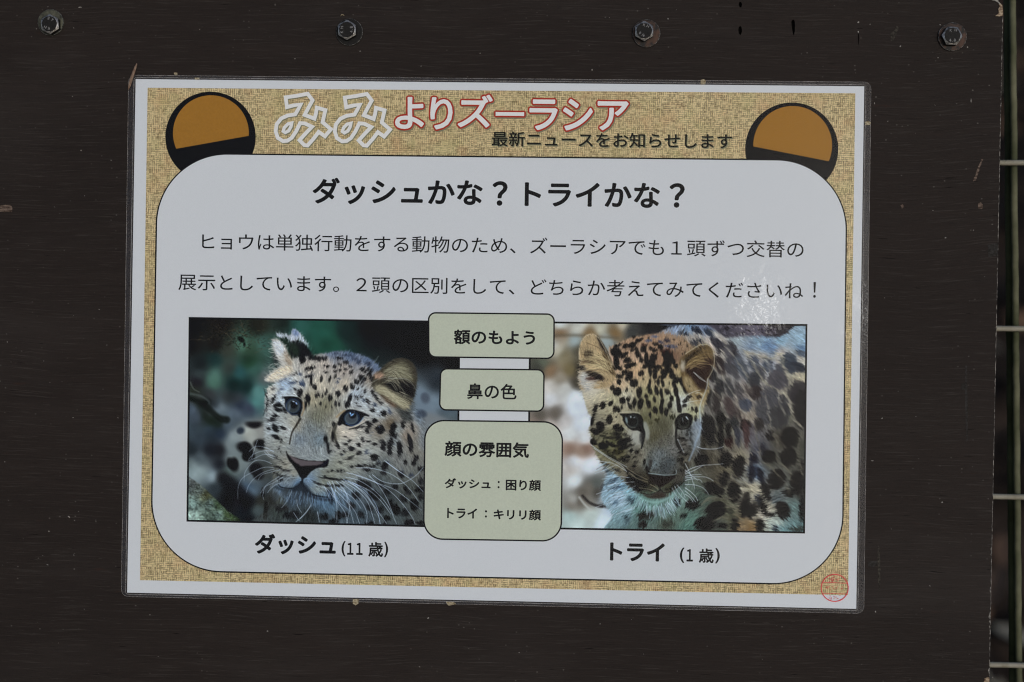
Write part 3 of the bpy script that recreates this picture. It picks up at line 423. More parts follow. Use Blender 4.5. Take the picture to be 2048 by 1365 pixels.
    P.poly(ZF([(200,540),(300,440),(420,350),(500,330),(420,400),(300,500),(240,590)]), (42,34,24), 2)
    P.poly(ZF([(180,560),(240,500),(250,620),(210,640)]), (150,140,122), 2)
    P.poly(ZF([(240,700),(320,730),(360,820),(420,870),(350,900),(270,860),(230,780)]), (140,122,86), 2)
    fm = np.maximum(m, hm); fm = np.maximum(fm, P.polymask(ZE([(680,300),(820,170),(950,280),(1150,600),(1150,900),(690,900),(670,500)]), 2)*.7)
    anch = [(1180,680,-100),(1170,760,175),(1180,800,160),(1230,760,-110),(1280,680,-80),(1330,670,-75),(1300,740,-85),(1260,820,-95),(1320,840,-88),(1200,850,150),(1220,900,150),(1240,950,150),(1310,900,85),(1340,930,90),(1370,900,-20),(1390,900,-120),(1360,650,-60),(1400,670,55),(1440,690,40),(1500,700,30),(1560,700,25),(1600,700,30),(1450,760,55),(1500,790,50),(1560,800,50),(1600,800,45),(1420,850,60),(1480,880,60),(1550,900,45),(1600,920,45),(1500,960,35),(1450,980,30),(1540,1000,-20),(1590,1040,45),(1480,1040,20),(1420,1030,-30),(1380,1040,-45),(1260,960,155),(1240,1010,140),(1280,1040,120),(1320,1000,95),(1340,1040,80),(1230,930,150)]
    # mottled cheeks and dark muzzle, many small marks
    ck = P.polymask(ZG([(400,150),(560,60),(760,80),(900,180),(1000,330),(960,480),(900,540),(760,470),(560,380),(420,260)]), 4)
    mo = _smooth((P.cloud(1.7)+.15)*.9)
    P.img *= (1-.52*ck*mo)[..., None]; P.img *= (1-.16*ck)[..., None]
    ck = P.polymask(ZG([(1440,120),(1551,60),(1640,0),(1640,300),(1560,560),(1470,600),(1440,420),(1470,260)]), 4)
    P.img *= (1-.55*ck*mo)[..., None]; P.img *= (1-.18*ck)[..., None]
    mz = P.polymask(ZG([(820,520),(1000,520),(1080,600),(1240,780),(1420,640),(1540,560),(1560,700),(1440,830),(1240,860),(1030,850),(900,760)]), 5)
    P.img *= (1-.36*mz)[..., None]
    for k in range(90):
        x, y = P.rng.uniform(1190, 1390), P.rng.uniform(760, 960); P.blob(x, y, P.rng.uniform(.8, 1.9), P.rng.uniform(.8, 2.4), P.rng.uniform(-40, 40), (34, 30, 26), .8, P.rng.uniform(.3, .75)*(1 if abs(x-1320) > 32 or y < 840 else .25))
    for k in range(40):
        P.blob(P.rng.uniform(1255, 1375), P.rng.uniform(672, 770), P.rng.uniform(1.2, 2.6), P.rng.uniform(1.6, 4), P.rng.uniform(-20, 20), (24, 20, 18), .9, .75)
    furry(P, fm*(1-.6*hm), anch, 2.4, .08)
    hairs(P, fm, anch, 30000, 3, 9, .17)
    hairs(P, fm*(1-hm), anch, 9000, 5, 13, .12, 14)
    # nose bridge
    P.img *= (1-.16*P.polymask([(1290,880),(1330,860),(1352,880),(1355,920),(1350,948),(1305,950),(1293,920)], 5)*np.abs(P.cloud(.8)))[..., None]
    for k in range(110):   # ear strands
        x0, y0 = P.rng.uniform(960, 1080), P.rng.uniform(520, 700); L = P.rng.uniform(150, 360); a = math.radians(P.rng.uniform(190, 245))
        P.stroke(ZE([(x0, y0), (x0+L*.5*math.cos(a), y0+L*.5*math.sin(a)), (x0+L*math.cos(a-.35), y0+L*math.sin(a-.35))]), .9, (190,172,128) if k % 4 else (70,54,36), .42)
    for k in range(60):
        x0, y0 = P.rng.uniform(820, 980), P.rng.uniform(740, 900); L = P.rng.uniform(60, 160); a = math.radians(P.rng.uniform(120, 200))
        P.stroke(ZE([(x0, y0), (x0+L*math.cos(a), y0+L*math.sin(a)*.6)]), .9, (184,174,156), .45)
    for k in range(60):
        x0, y0 = 260+P.rng.uniform(-20, 60), P.rng.uniform(520, 620); L = P.rng.uniform(120, 300); a = math.radians(P.rng.uniform(-45, -12))
        P.stroke(ZF([(x0, y0), (x0+L*.5*math.cos(a), y0+L*.5*math.sin(a)-14), (x0+L*math.cos(a+.2), y0+L*math.sin(a+.2))]), .8, (168,142,92) if k % 3 else (44,30,20), .5)
    P.stroke(ZF([(250,425),(330,372),(420,318),(490,305),(560,330),(602,400),(612,520),(590,620),(525,740)]), 1.3, (176,164,136), .85, 1)
    P.stroke(ZF([(525,740),(520,820),(480,940),(440,1040),(430,1130),(440,1260)]), 1.4, (172,190,206), .6, 2, 1.2)
    P.stroke(ZH([(195,0),(180,100),(130,220),(110,300),(50,440)]), 4, (136,158,184), .6, 3, 2.4)
    lines(P, ZF, [(350,650,430,710,520,780),(370,660,420,720,500,770),(215,1000,280,930,380,885,440,870),(210,1050,320,1015,440,1000),(380,910,430,905,480,950),(170,900,190,980,210,1080)], 1.0, (190,194,196), .8, .6)
    lines(P, ZE, [(1210,740,1290,820,1350,900),(1190,780,1280,920,1310,1000),(1040,420,1080,480,1075,560)], .9, (196,184,156), .75, .6)
    # eyes
    P.poly(ZE([(1175,1165),(1260,1165),(1370,1160),(1440,1190),(1470,1270),(1460,1400),(1400,1375),(1330,1370),(1260,1320),(1215,1250),(1210,1205)]), (18,17,18), .8)
    P.blob(*ZE(1330,1262), 13, 14, 0, (44,48,48), 2); P.blob(*ZE(1330,1255), 9.5, 10, 0, (24,24,25), 2)
    P.blob(*ZE(1258,1245), 2.2, 6.5, -12, (104,120,126), 1.2); P.blob(*ZE(1312,1205), 1.2, 1.8, 0, (160,168,176), .8); P.blob(*ZE(1355,1212), 2, .9, -30, (120,126,132), .7)
    lines(P, ZE, [(1265,1290,1310,1330,1370,1340)], 1.1, (110,106,98), .6)
    lines(P, ZE, [(1180,1150,1280,1142,1390,1150,1420,1160)], 2, (176,172,158), .5)
    P.poly(ZF([(150,1200),(200,1165),(280,1160),(340,1200),(330,1290),(290,1345),(200,1365),(140,1340),(120,1270)]), (17,16,17), .8)
    P.blob(*ZF(232,1272), 11.5, 12, 0, (50,52,48), 2); P.blob(*ZF(232,1262), 9, 9, 0, (22,22,23), 2)
    P.stroke(ZF([(262,1205),(285,1235)]), 2.4, (178,186,196), .9, 1.5); P.stroke(ZF([(215,1215),(222,1260)]), 1.2, (130,136,144), .8)
    P.stroke(ZF([(165,1320),(210,1345),(270,1335)]), 1.1, (104,104,98), .6)
    P.poly(ZE([(1470,1270),(1510,1280),(1545,1400),(1520,1500),(1480,1400)]), (138,142,136), 1.5, .8)
    P.stroke(ZG([(1000,10),(1040,100),(1030,200),(1010,290)]), 8, (26,26,28), .9, 3)
    P.stroke(ZG([(1450,0),(1440,90),(1440,200),(1470,290)]), 5.5, (26,25,26), .85, 2.5)
    P.stroke(ZG([(1405,0),(1415,90),(1390,150)]), 3, (140,140,128), .6, 1.5)
    P.stroke(ZG([(790,30),(870,90),(950,100)]), 2, (150,150,138), .6)
    P.poly(ZG([(920,90),(980,100),(1000,170),(980,250),(930,240),(900,160)]), (150,152,146), 3, .55)
    # nose and mouth
    P.poly(ZG([(1075,600),(1110,612),(1200,622),(1300,634),(1400,622),(1432,630),(1420,660),(1340,722),(1250,776),(1222,772),(1170,722),(1110,662)]), (33,26,24), .8)
    P.stroke(ZG([(1100,600),(1200,612),(1300,622),(1430,612),(1440,560)]), 1.8, (130,148,156), .7, 1.2)
    P.stroke(ZG([(1237,770),(1240,805),(1190,842),(1100,862),(1000,842)]), 3, (38,34,30), .85, 2)
    P.stroke(ZG([(1240,800),(1290,842),(1380,822),(1470,760),(1551,690)]), 2.6, (38,34,32), .85, 2)
    P.poly(ZG([(1030,860),(1120,870),(1200,835),(1250,830),(1310,860),(1330,880),(1260,910),(1150,915),(1080,900)]), (56,48,42), 1.6)
    P.stroke(ZG([(930,860),(1040,930),(1180,960),(1300,930),(1430,850)]), 4, (128,166,168), .6, 3, 2)
    lines(P, ZG, [(830,540,940,610,1080,680),(860,590,950,660,1090,710),(1120,740,1180,770,1215,800),(980,780,1100,800,1190,830)], 1.8, (140,132,108), .5)
    for k in range(230):   # ruff and chin hair
        t = P.rng.uniform(0, 1)
        if k % 2: x, y, a = 560+t*330+P.rng.uniform(-40, 60), 440+t*620+P.rng.uniform(-40, 60), math.radians(P.rng.uniform(140, 168))
        else: x, y, a = 960+t*480, 880+120*math.sin(t*3.14)+P.rng.uniform(-20, 70), math.radians(120-t*70+P.rng.uniform(-12, 12))
        L = P.rng.uniform(50, 150)
        P.stroke(ZG([(x, y), (x+L*math.cos(a), y+L*math.sin(a))]), 1, (160,188,206) if P.rng.random() < .65 else (34,48,58), .5)
    wc = (182,192,206)
    lines(P, ZG, [(385,250,560,370,700,450,830,525),(420,290,600,410,740,490,820,570),(490,450,660,480,830,580),(560,635,720,640,870,655),(580,750,760,720,925,705),(680,850,820,810,940,755),(640,900,800,870,945,820),(450,860,560,820,650,800),(440,1025,560,980,640,960),(540,570,640,520,720,500),(700,1110,820,1060,930,1010),(1390,780,1430,860,1490,920),(1450,745,1520,830,1551,900),(1420,760,1480,860,1551,930),(1240,1010,1250,1090,1285,1160),(1300,980,1340,1060,1385,1115),(1330,960,1380,1020,1420,1085),(1370,920,1400,980,1405,1010),(1160,1010,1160,1080,1165,1120),(1075,1010,1075,1090),(1460,180,1500,270,1540,350)], 1.0, wc, .8, .6)
    lines(P, ZH, [(150,270,220,295,340,300,430,285,480,268),(0,590,80,540,200,505,320,495,470,485),(0,610,100,570,210,510),(0,660,120,645,240,645,310,670,350,697),(0,690,90,670,180,680,210,715),(0,640,100,620,200,615),(0,740,120,745,220,780,270,830,290,865),(0,780,70,830,130,890,155,940),(0,820,60,870,130,955),(0,860,60,900,100,960),(0,930,40,970),(0,480,60,600,90,690,120,790),(0,560,70,620,160,690)], 1.1, wc, .82, .7)
    P.blob(*ZF(1325,527), 1.1, 1.1, 0, (20,20,24), .5)
    finish(P, .76, (.96, .98, .98))
    return P
# ---------------------------------------------------------------- node helpers
class NT:
    def __init__(s, name):
        s.m = bpy.data.materials.new(name); s.m.use_nodes = True; s.t = s.m.node_tree; s.t.nodes.clear()
        s.out = s.n('ShaderNodeOutputMaterial')
    def n(s, typ, **kw):
        o = s.t.nodes.new(typ)
        for k, v in kw.items(): setattr(o, k, v)
        return o
    def set(s, sock, v):
        if isinstance(v, bpy.types.NodeSocket): s.t.links.new(v, sock)
        elif v is not None: sock.default_value = v
    def obj(s): return s.n('ShaderNodeTexCoord').outputs['Object']
    def math(s, op, a, b=None, c=None, clamp=False):
        o = s.n('ShaderNodeMath', operation=op, use_clamp=clamp); s.set(o.inputs[0], a)
        if b is not None: s.set(o.inputs[1], b)
        if c is not None: s.set(o.inputs[2], c)
        return o.outputs[0]
    def vmul(s, v, sc, off=(0, 0, 0)):
        o = s.n('ShaderNodeVectorMath', operation='MULTIPLY_ADD'); s.set(o.inputs[0], v); o.inputs[1].default_value = sc; o.inputs[2].default_value = off
        return o.outputs[0]
    def noise(s, v, scale=1.0, detail=2.0, rough=.5, dist=0.0, col=False):
        o = s.n('ShaderNodeTexNoise'); s.set(o.inputs['Vector'], v); o.inputs['Scale'].default_value = scale
        o.inputs['Detail'].default_value = detail; o.inputs['Roughness'].default_value = rough; o.inputs['Distortion'].default_value = dist
        return o.outputs['Color' if col else 'Fac']
    def ramp(s, f, lo, hi, a=0.0, b=1.0):
        o = s.n('ShaderNodeMapRange'); o.clamp = True; s.set(o.inputs[0], f)
        for i, v in zip((1, 2, 3, 4), (lo, hi, a, b)): s.set(o.inputs[i], v)
        return o.outputs[0]
    def mix(s, f, a, b, mode='MIX'):
        o = s.n('ShaderNodeMix', data_type='RGBA', blend_type=mode); s.set(o.inputs[0], f); s.set(o.inputs[6], a); s.set(o.inputs[7], b)
        return o.outputs[2]
    def bump(s, h, strength, dist):
        o = s.n('ShaderNodeBump'); o.inputs['Strength'].default_value = strength; o.inputs['Distance'].default_value = dist; s.set(o.inputs['Height'], h)
        return o.outputs[0]
    def bsdf(s, col, rough=.5, spec=.5, metal=0.0, normal=None, alpha=None):
        o = s.n('ShaderNodeBsdfPrincipled'); s.set(o.inputs['Base Color'], col); s.set(o.inputs['Roughness'], rough)
        s.set(o.inputs['Specular IOR Level'], spec); s.set(o.inputs['Metallic'], metal)
        if normal is not None: s.set(o.inputs['Normal'], normal)
        if alpha is not None: s.set(o.inputs['Alpha'], alpha)
        s.t.links.new(o.outputs[0], s.out.inputs[0]); return s.m

def ink(name, col, rough=.7, var=.05, spec=.04):
    """printed paper: faint fibre mottle over a flat ink"""
    t = NT(name); o = t.obj(); n = t.noise(o, 900, 3, .6)
    v = t.ramp(n, .3, .7, 1-var, 1+var*.4)
    m = t.n('ShaderNodeMix', data_type='RGBA', blend_type='MULTIPLY'); m.inputs[0].default_value = 1
    t.set(m.inputs[6], col); cc = t.n('ShaderNodeCombineColor'); [t.set(cc.inputs[i], v) for i in range(3)]
    t.set(m.inputs[7], cc.outputs[0])
    return t.bsdf(m.outputs[2], rough, spec)

MAT = {}
MAT['paper'] = ink('white_paper', (.785, .822, .87, 1), var=.02)
MAT['black'] = ink('black_ink', AL(13, 13, 14))
MAT['soft_black'] = ink('headline_ink', AL(15, 15, 16))
MAT['brown_black'] = ink('brown_black_ink', AL(18, 17, 13))
MAT['orange'] = ink('ochre_ink', AL(133, 94, 36), var=.10)
MAT['red'] = ink('brick_red_ink', AL(138, 42, 30))
MAT['title_white'] = ink('title_white_ink', AL(210, 207, 211))
MAT['mimi_white'] = ink('pale_grey_ink', AL(206, 206, 208))
MAT['print_shadow'] = ink('printed_shadow_ink', AL(104, 104, 84))
MAT['sage'] = ink('sage_ink', AL(162, 168, 154), var=.06)
MAT['stamp'] = ink('red_stamp_ink', AL(178, 62, 66))

def burlap():
    t = NT('printed_sackcloth'); o = t.obj()
    wob = t.noise(o, 210, 2, .5, 0, True)
    jt = t.n('ShaderNodeVectorMath', operation='MULTIPLY_ADD'); t.set(jt.inputs[0], wob); jt.inputs[1].default_value = (.0011, .0011, 0); t.set(jt.inputs[2], o)
    cell = 1/.00112
    v = t.vmul(jt.outputs[0], (cell, cell, 0))
    fl = t.n('ShaderNodeVectorMath', operation='FLOOR'); t.set(fl.inputs[0], v)
    wnz = t.n('ShaderNodeTexWhiteNoise', noise_dimensions='2D'); t.set(wnz.inputs['Vector'], fl.outputs[0])
    sep = t.n('ShaderNodeSeparateXYZ'); t.set(sep.inputs[0], v)
    fx = t.math('PINGPONG', sep.outputs[0], .5); fy = t.math('PINGPONG', sep.outputs[1], .5)
    pick = t.math('GREATER_THAN', wnz.outputs['Value'], .5)      # which yarn lies on top in this cell
    tx = t.ramp(fx, .02, .22); ty = t.ramp(fy, .02, .22)
    thr = t.math('ADD', t.math('MULTIPLY', tx, pick), t.math('MULTIPLY', ty, t.math('SUBTRACT', 1, pick)))
    h = t.noise(t.vmul(o, (170, 1300, 1)), 1, 2, .6); w = t.noise(t.vmul(o, (1300, 170, 1)), 1, 2, .6)
    f = t.math('ADD', t.math('MULTIPLY', thr, .42), t.math('ADD', t.math('MULTIPLY', h, .55), t.math('MULTIPLY', w, .55)))
    wc = t.n('ShaderNodeSeparateColor'); t.set(wc.inputs[0], wnz.outputs['Color'])
    f = t.math('ADD', f, t.math('MULTIPLY', t.math('SUBTRACT', wc.outputs[1], .5), .30))
    f = t.ramp(f, .50, 1.06)
    base = t.mix(f, AL(68, 57, 38), AL(184, 168, 130))
    hue = t.noise(o, 75, 3, .6); base = t.mix(t.ramp(hue, .5, .8, 0, .45), base, AL(168, 128, 96), 'MIX')
    hue2 = t.noise(t.vmul(o, (1, 1, 1), (3, 7, 0)), 60, 3, .6); base = t.mix(t.ramp(hue2, .5, .8, 0, .45), base, AL(146, 146, 98), 'MIX')
    dk = t.noise(t.vmul(o, (1, 1, 1), (9, 2, 0)), 330, 2, .5); base = t.mix(t.ramp(dk, .66, .74, 0, .55), base, AL(76, 58, 32))
    big = t.noise(o, 22, 2, .5); base = t.mix(t.ramp(big, .3, .7, 0, .18), base, AL(128, 110, 66))
    return t.bsdf(base, .7, .04)
MAT['burlap'] = burlap()

def photo_mat():
    t = NT('photo_print'); a = t.n('ShaderNodeVertexColor', layer_name='print')
    return t.bsdf(a.outputs['Color'], .7, .04)
MAT['photo'] = photo_mat()

def board_mat():
    t = NT('dark_stained_plywood'); o = t.obj()
    warp = t.noise(t.vmul(o, (9, 4, 1)), 1, 2, .5)
    wv = t.n('ShaderNodeCombineXYZ'); t.set(wv.inputs[1], t.math('MULTIPLY', warp, .012))
    ad = t.n('ShaderNodeVectorMath', operation='ADD'); t.set(ad.inputs[0], o); t.set(ad.inputs[1], wv.outputs[0])
    p = ad.outputs[0]
    g1 = t.noise(t.vmul(p, (38, 1150, 40)), 1, 4, .7)
    g2 = t.noise(t.vmul(p, (100, 2600, 40)), 1, 3, .6)
    g3 = t.noise(t.vmul(p, (5, 170, 40)), 1, 3, .55)
    base = t.mix(t.ramp(g3, .3, .7), (.0232, .0180, .0158, 1), (.0292, .0230, .0203, 1))
    big = t.noise(t.vmul(o, (3.2, 7, 1)), 1, 4, .6); base = t.mix(t.ramp(big, .35, .68, 0, .55), base, (.0165, .0135, .0124, 1)); base = t.mix(t.ramp(t.noise(t.vmul(o, (5, 14, 1), (7, 1, 0)), 1, 4, .65), .52, .72, 0, .45), base, (.040, .034, .031, 1))
    base = t.mix(t.ramp(g1, .55, .70, 0, .75), base, (.052, .046, .041, 1))
    base = t.mix(t.ramp(g1, .28, .42, .6, 0), base, (.011, .0096, .0085, 1))
    # dust: scattered pale specks and short scuffs along the grain
    v = t.n('ShaderNodeTexVoronoi'); v.inputs['Scale'].default_value = 1; t.set(v.inputs['Vector'], t.vmul(o, (330, 420, 1)))
    rnd = t.n('ShaderNodeSeparateColor'); t.set(rnd.inputs[0], v.outputs['Color'])
    dot = t.math('MULTIPLY', t.ramp(v.outputs['Distance'], .10, .20, 1, 0), t.ramp(rnd.outputs[0], .90, .93, 0, 1))
    patch = t.ramp(t.noise(o, 11, 3, .6), .42, .66, .12, 1)
    sc = t.math('MULTIPLY', t.ramp(t.noise(t.vmul(p, (110, 1500, 10)), 1, 2, .6), .68, .76, 0, .7), patch)
    base = t.mix(t.math('MULTIPLY', dot, patch), base, (.12, .112, .10, 1))
    base = t.mix(sc, base, (.085, .078, .070, 1))
    red = t.math('MULTIPLY', t.ramp(t.noise(t.vmul(o, (60, 240, 1), (4, 4, 0)), 1, 3, .6), .66, .78, 0, .6), patch)
    base = t.mix(red, base, (.045, .022, .016, 1))
    cr = t.ramp(t.noise(t.vmul(p, (60, 900, 30), (2, 5, 0)), 1, 2, .5), .22, .28, .9, 0)
    base = t.mix(cr, base, (.003, .003, .003, 1))
    hgt = t.math('SUBTRACT', t.math('ADD', t.math('MULTIPLY', g1, 1.0), t.math('MULTIPLY', g2, .35)), t.math('MULTIPLY', cr, .8))
    ro = t.ramp(g3, .3, .7, .5, .68)
    return t.bsdf(base, ro, .07, 0, t.bump(hgt, .55, .0006))
MAT['board'] = board_mat()

def simple(name, a, b, scale, rough=.6, spec=.3, metal=0.0, bump=.3, lo=.35, hi=.65, dist=.0004, stretch=(1, 1, 1)):
    t = NT(name); o = t.vmul(t.obj(), stretch); n = t.noise(o, scale, 4, .65)
    return t.bsdf(t.mix(t.ramp(n, lo, hi), a, b), rough, spec, metal, t.bump(n, bump, dist))
MAT['raw_wood'] = simple('splintered_raw_wood', (.07, .028, .014, 1), (.50, .40, .28, 1), 520, .8, .1, stretch=(1, 1.6, 1))
MAT['bare_edge'] = simple('worn_board_edge', (.03, .027, .025, 1), (.34, .32, .29, 1), 420, .8, .1, lo=.42, hi=.62)
MAT['scuff'] = simple('brown_scuff', (.030, .018, .013, 1), (.20, .15, .12, 1), 900, .8, .1, lo=.4, hi=.6, stretch=(.3, 1.6, 1))
MAT['chalk'] = simple('dull_smear', (.020, .018, .015, 1), (.085, .076, .062, 1), 700, .8, .1, lo=.4, hi=.7)
MAT['grey_smear'] = simple('grey_smear', (.020, .018, .016, 1), (.05, .048, .046, 1), 500, .8, .1, lo=.4, hi=.7)
MAT['speck'] = simple('pale_dust', (.12, .11, .10, 1), (.46, .44, .40, 1), 900, .8, .1)
MAT['black_paint'] = simple('black_painted_steel', (.010, .010, .010, 1), (.020, .019, .018, 1), 900, .6, .12)
MAT['worn_steel'] = simple('paint_worn_steel', (.06, .06, .058, 1), (.46, .455, .45, 1), 900, .40, .5, .75, lo=.36, hi=.60)
MAT['worn_rim'] = simple('scraped_rim', (.012, .012, .012, 1), (.26, .26, .25, 1), 800, .5, .4, .2, lo=.42, hi=.62)
MAT['rusty'] = simple('rusty_washer_paint', (.014, .013, .012, 1), (.085, .045, .030, 1), 260, .6, .25, lo=.42, hi=.66)
MAT['olive'] = simple('olive_grey_washer', (.020, .021, .015, 1), (.105, .105, .075, 1), 240, .6, .25, lo=.38, hi=.66)
MAT['glue'] = simple('dried_glue', (.16, .11, .05, 1), (.50, .45, .32, 1), 900, .7, .2)
MAT['twig'] = simple('dry_brown_stalk', (.13, .075, .05, 1), (.36, .26, .19, 1), 260, .7, .2, stretch=(5, .8, 1))
MAT['slot'] = simple('dark_hollow', (.006, .0055, .005, 1), (.014, .012, .010, 1), 900, .8, .05)
MAT['wire'] = simple('dull_galvanised_wire', (.20, .185, .13, 1), (.36, .345, .29, 1), 60, .6, .3)
MAT['wire_green'] = simple('algae_green_wire', (.055, .062, .030, 1), (.16, .16, .10, 1), 26, .7, .2)
MAT['wire_dark'] = simple('dark_green_wire', (.030, .037, .014, 1), (.075, .086, .042, 1), 26, .7, .2)
MAT['stamp_metal'] = simple('scraped_lettering', (.12, .12, .12, 1), (.34, .34, .34, 1), 900, .6, .3)

def film_mat(edge=False):
    t = NT('film_rim' if edge else 'laminating_film'); o = t.obj()
    if edge:
        n = t.noise(o, 60, 3, .6)
        tr = t.n('ShaderNodeBsdfTransparent'); df = t.n('ShaderNodeBsdfDiffuse'); df.inputs[0].default_value = (.62, .60, .58, 1)
        mx = t.n('ShaderNodeMixShader'); t.set(mx.inputs[0], t.ramp(n, .3, .7, .14, .50)); t.t.links.new(tr.outputs[0], mx.inputs[1]); t.t.links.new(df.outputs[0], mx.inputs[2])
        t.t.links.new(mx.outputs[0], t.out.inputs[0]); return t.m
    def dist(px, py):
        c = at(px, py, 0)
        d = t.n('ShaderNodeVectorMath', operation='DISTANCE'); t.set(d.inputs[0], t.vmul(o, (1, .75, 0))); d.inputs[1].default_value = (c.x, c.y*.75, 0)
        return d.outputs['Value']
    def bell(px, py, s):            # a low blister in the film
        q = t.math('MULTIPLY', dist(px, py), 1/s)
        return t.math('EXPONENT', t.math('MULTIPLY', t.math('MULTIPLY', q, q), -.5))
    rip = t.noise(t.vmul(o, (1, 1.5, 1)), 300, 1.5, .5, .9)
    soft = t.noise(t.vmul(o, (1, 1, 1)), 95, 1, .5, .4)
    near = t.math('MAXIMUM', bell(1500, 628, .014), t.math('MULTIPLY', bell(1715, 640, .014), .35))
    hgt = t.math('ADD', t.math('MULTIPLY', bell(1460, 622, .0105), .90), t.math('MULTIPLY', t.math('ADD', t.math('MULTIPLY', rip, .27), t.math('MULTIPLY', soft, .55)), near))
    hgt = t.math('ADD', hgt, t.math('MULTIPLY', t.noise(o, 14, 2, .5), .05))
    nrm = t.bump(hgt, 1.0, .001)
    tr = t.n('ShaderNodeBsdfTransparent'); tr.inputs[0].default_value = (.985, .99, .99, 1)
    gl = t.n('ShaderNodeBsdfAnisotropic'); gl.inputs['Roughness'].default_value = .14; gl.inputs['Color'].default_value = (1, 1, 1, 1)
    t.set(gl.inputs['Normal'], nrm)
    lw = t.n('ShaderNodeLayerWeight'); lw.inputs[0].default_value = .5
    fac = t.math('ADD', FILM_REFL, t.math('MULTIPLY', t.math('POWER', lw.outputs['Facing'], 5), .5))
    mx = t.n('ShaderNodeMixShader'); t.set(mx.inputs[0], fac); t.t.links.new(tr.outputs[0], mx.inputs[1]); t.t.links.new(gl.outputs[0], mx.inputs[2])
    t.t.links.new(mx.outputs[0], t.out.inputs[0]); return t.m
FILM_REFL = .0055
MAT['film'] = film_mat(); MAT['film_rim'] = film_mat(True)

# ---------------------------------------------------------------- object helpers
def thing(name, label, cat, origin=(0, 0, 0), group=None, mesh=None, mat=None):
    o = bpy.data.objects.new(name, mesh); COL.objects.link(o)
    o.matrix_world = BOARD @ Matrix.Translation(origin)
    o['label'] = label; o['category'] = cat
    if group: o['group'] = group
    if mat: mesh.materials.append(mat)
    return o

def part(name, mesh, mat, parent, label=None, kind=None):
    o = bpy.data.objects.new(name, mesh); COL.objects.link(o); o.parent = parent
    if mat is not None:
        for m in (mat if isinstance(mat, list) else [mat]): mesh.materials.append(m)
    if label: o['label'] = label
    if kind: o['kind'] = kind
    return o

def mesh_of(verts, faces, name='mesh', mats=None, smooth=False):
    m = bpy.data.meshes.new(name); m.from_pydata([tuple(v) for v in verts], [], faces); m.update()
    if mats: m.polygons.foreach_set('material_index', mats)
    if smooth: m.polygons.foreach_set('use_smooth', [True]*len(m.polygons))
    return m

def sheet(pts_px, z, origin=(0, 0, 0), holes=()):
    """a flat printed or stuck-on shape from its outline (photograph pixels), facing out of the board"""
    loops = [[at(x, y)-Vector(origin) for x, y in pts_px]]+[[at(x, y)-Vector(origin) for x, y in h] for h in holes]
    for l in loops:
        for v in l: v.z = z
    tris = tessellate_polygon(loops); vs = [v for l in loops for v in l]; fs = []
    for a, b, c in tris:
        n = (vs[b]-vs[a]).cross(vs[c]-vs[a])
        fs.append((a, b, c) if n.z > 0 else (a, c, b))
    return mesh_of(vs, fs)

def slab(pts_px, z0, z1, jag=0.0, origin=(0, 0, 0), holes=()):
    """same outline with thickness"""
    pts = [(x+random.uniform(-jag, jag), y+random.uniform(-jag, jag)) for x, y in pts_px]
    loops = [[at(x, y)-Vector(origin) for x, y in pts]]+[[at(x, y)-Vector(origin) for x, y in h] for h in holes]
    flat = [v for l in loops for v in l]; n = len(flat)
    tris = tessellate_polygon(loops); vs = [(v.x, v.y, z1) for v in flat]+[(v.x, v.y, z0) for v in flat]; fs = []
    for a, b, c in tris:
        nz = (flat[b]-flat[a]).cross(flat[c]-flat[a]).z
        fs.append((a, b, c) if nz > 0 else (a, c, b)); fs.append((a+n, c+n, b+n) if nz > 0 else (a+n, b+n, c+n))
    k = 0
    for l in loops:
        L = len(l)
        area = sum(l[i].x*l[(i+1) % L].y-l[(i+1) % L].x*l[i].y for i in range(L))
        for i in range(L):
            a, b = k+i, k+(i+1) % L
            outer = (k == 0)
            fs.append((b, a, a+n, b+n) if (area > 0) == outer else (a, b, b+n, a+n))
        k += L
    return mesh_of(vs, fs)

def ring_sheet(outer_px, inner_px, z):
    m = len(outer_px); vs = [at(*p) for p in outer_px]+[at(*p) for p in inner_px]
    for v in vs: v.z = z
    fs = []
    for i in range(m):
        j = (i+1) % m; fs.append((i, j, j+m, i+m))
    me = mesh_of(vs, fs)
    if me.polygons[0].normal.z < 0: me.flip_normals()
    return me

def rquad(c, r, e=0.0, n=14):
    """rounded quadrilateral; c = TL, TR, BR, BL in pixels, e moves the edges outwards"""
    P = [Vector((x, y, 0)) for x, y in c]
    if e:
        ctr = sum(P, Vector())/4
        Q = []
        for p in P: Q.append(Vector((p.x+(e if p.x > ctr.x else -e), p.y+(e if p.y > ctr.y else -e), 0)))
        P = Q; r = max(.5, r+e)
    out = []
    for i in range(4):
        p, a, b = P[i], P[i-1], P[(i+1) % 4]
        da = (a-p).normalized(); db = (b-p).normalized()
        s, t = p+da*r, p+db*r; cc = s+db*r
        for k in range(n+1):
            th = k/n*math.pi/2
            q = cc-db*r*math.cos(th)-da*r*math.sin(th)
            out.append((q.x, q.y))
    return out

def circle(cx, cy, r, a0=0, a1=360, n=72):
    return [(cx+r*math.cos(math.radians(a0+(a1-a0)*i/n)), cy+r*math.sin(math.radians(a0+(a1-a0)*i/n))) for i in range(n if a1-a0 >= 360 else n+1)]

_txt = {}
def text_data(body, offset=0.0, spacing=1.0):
    """glyph outlines as triangles, normalised to the ink box"""
    c = bpy.data.curves.new('lettering', 'FONT'); c.body = body; c.offset = offset; c.resolution_u = 4; c.space_character = spacing
    o = bpy.data.objects.new('lettering_source', c); COL.objects.link(o)
    dg = bpy.context.evaluated_depsgraph_get(); dg.update()
    m = bpy.data.meshes.new_from_object(o.evaluated_get(dg))
    V = np.zeros(len(m.vertices)*3, np.float32); m.vertices.foreach_get('co', V); V = V.reshape(-1, 3)
    F = [tuple(p.vertices) for p in m.polygons]
    bpy.data.objects.remove(o); bpy.data.curves.remove(c); bpy.data.meshes.remove(m)
    return V, F

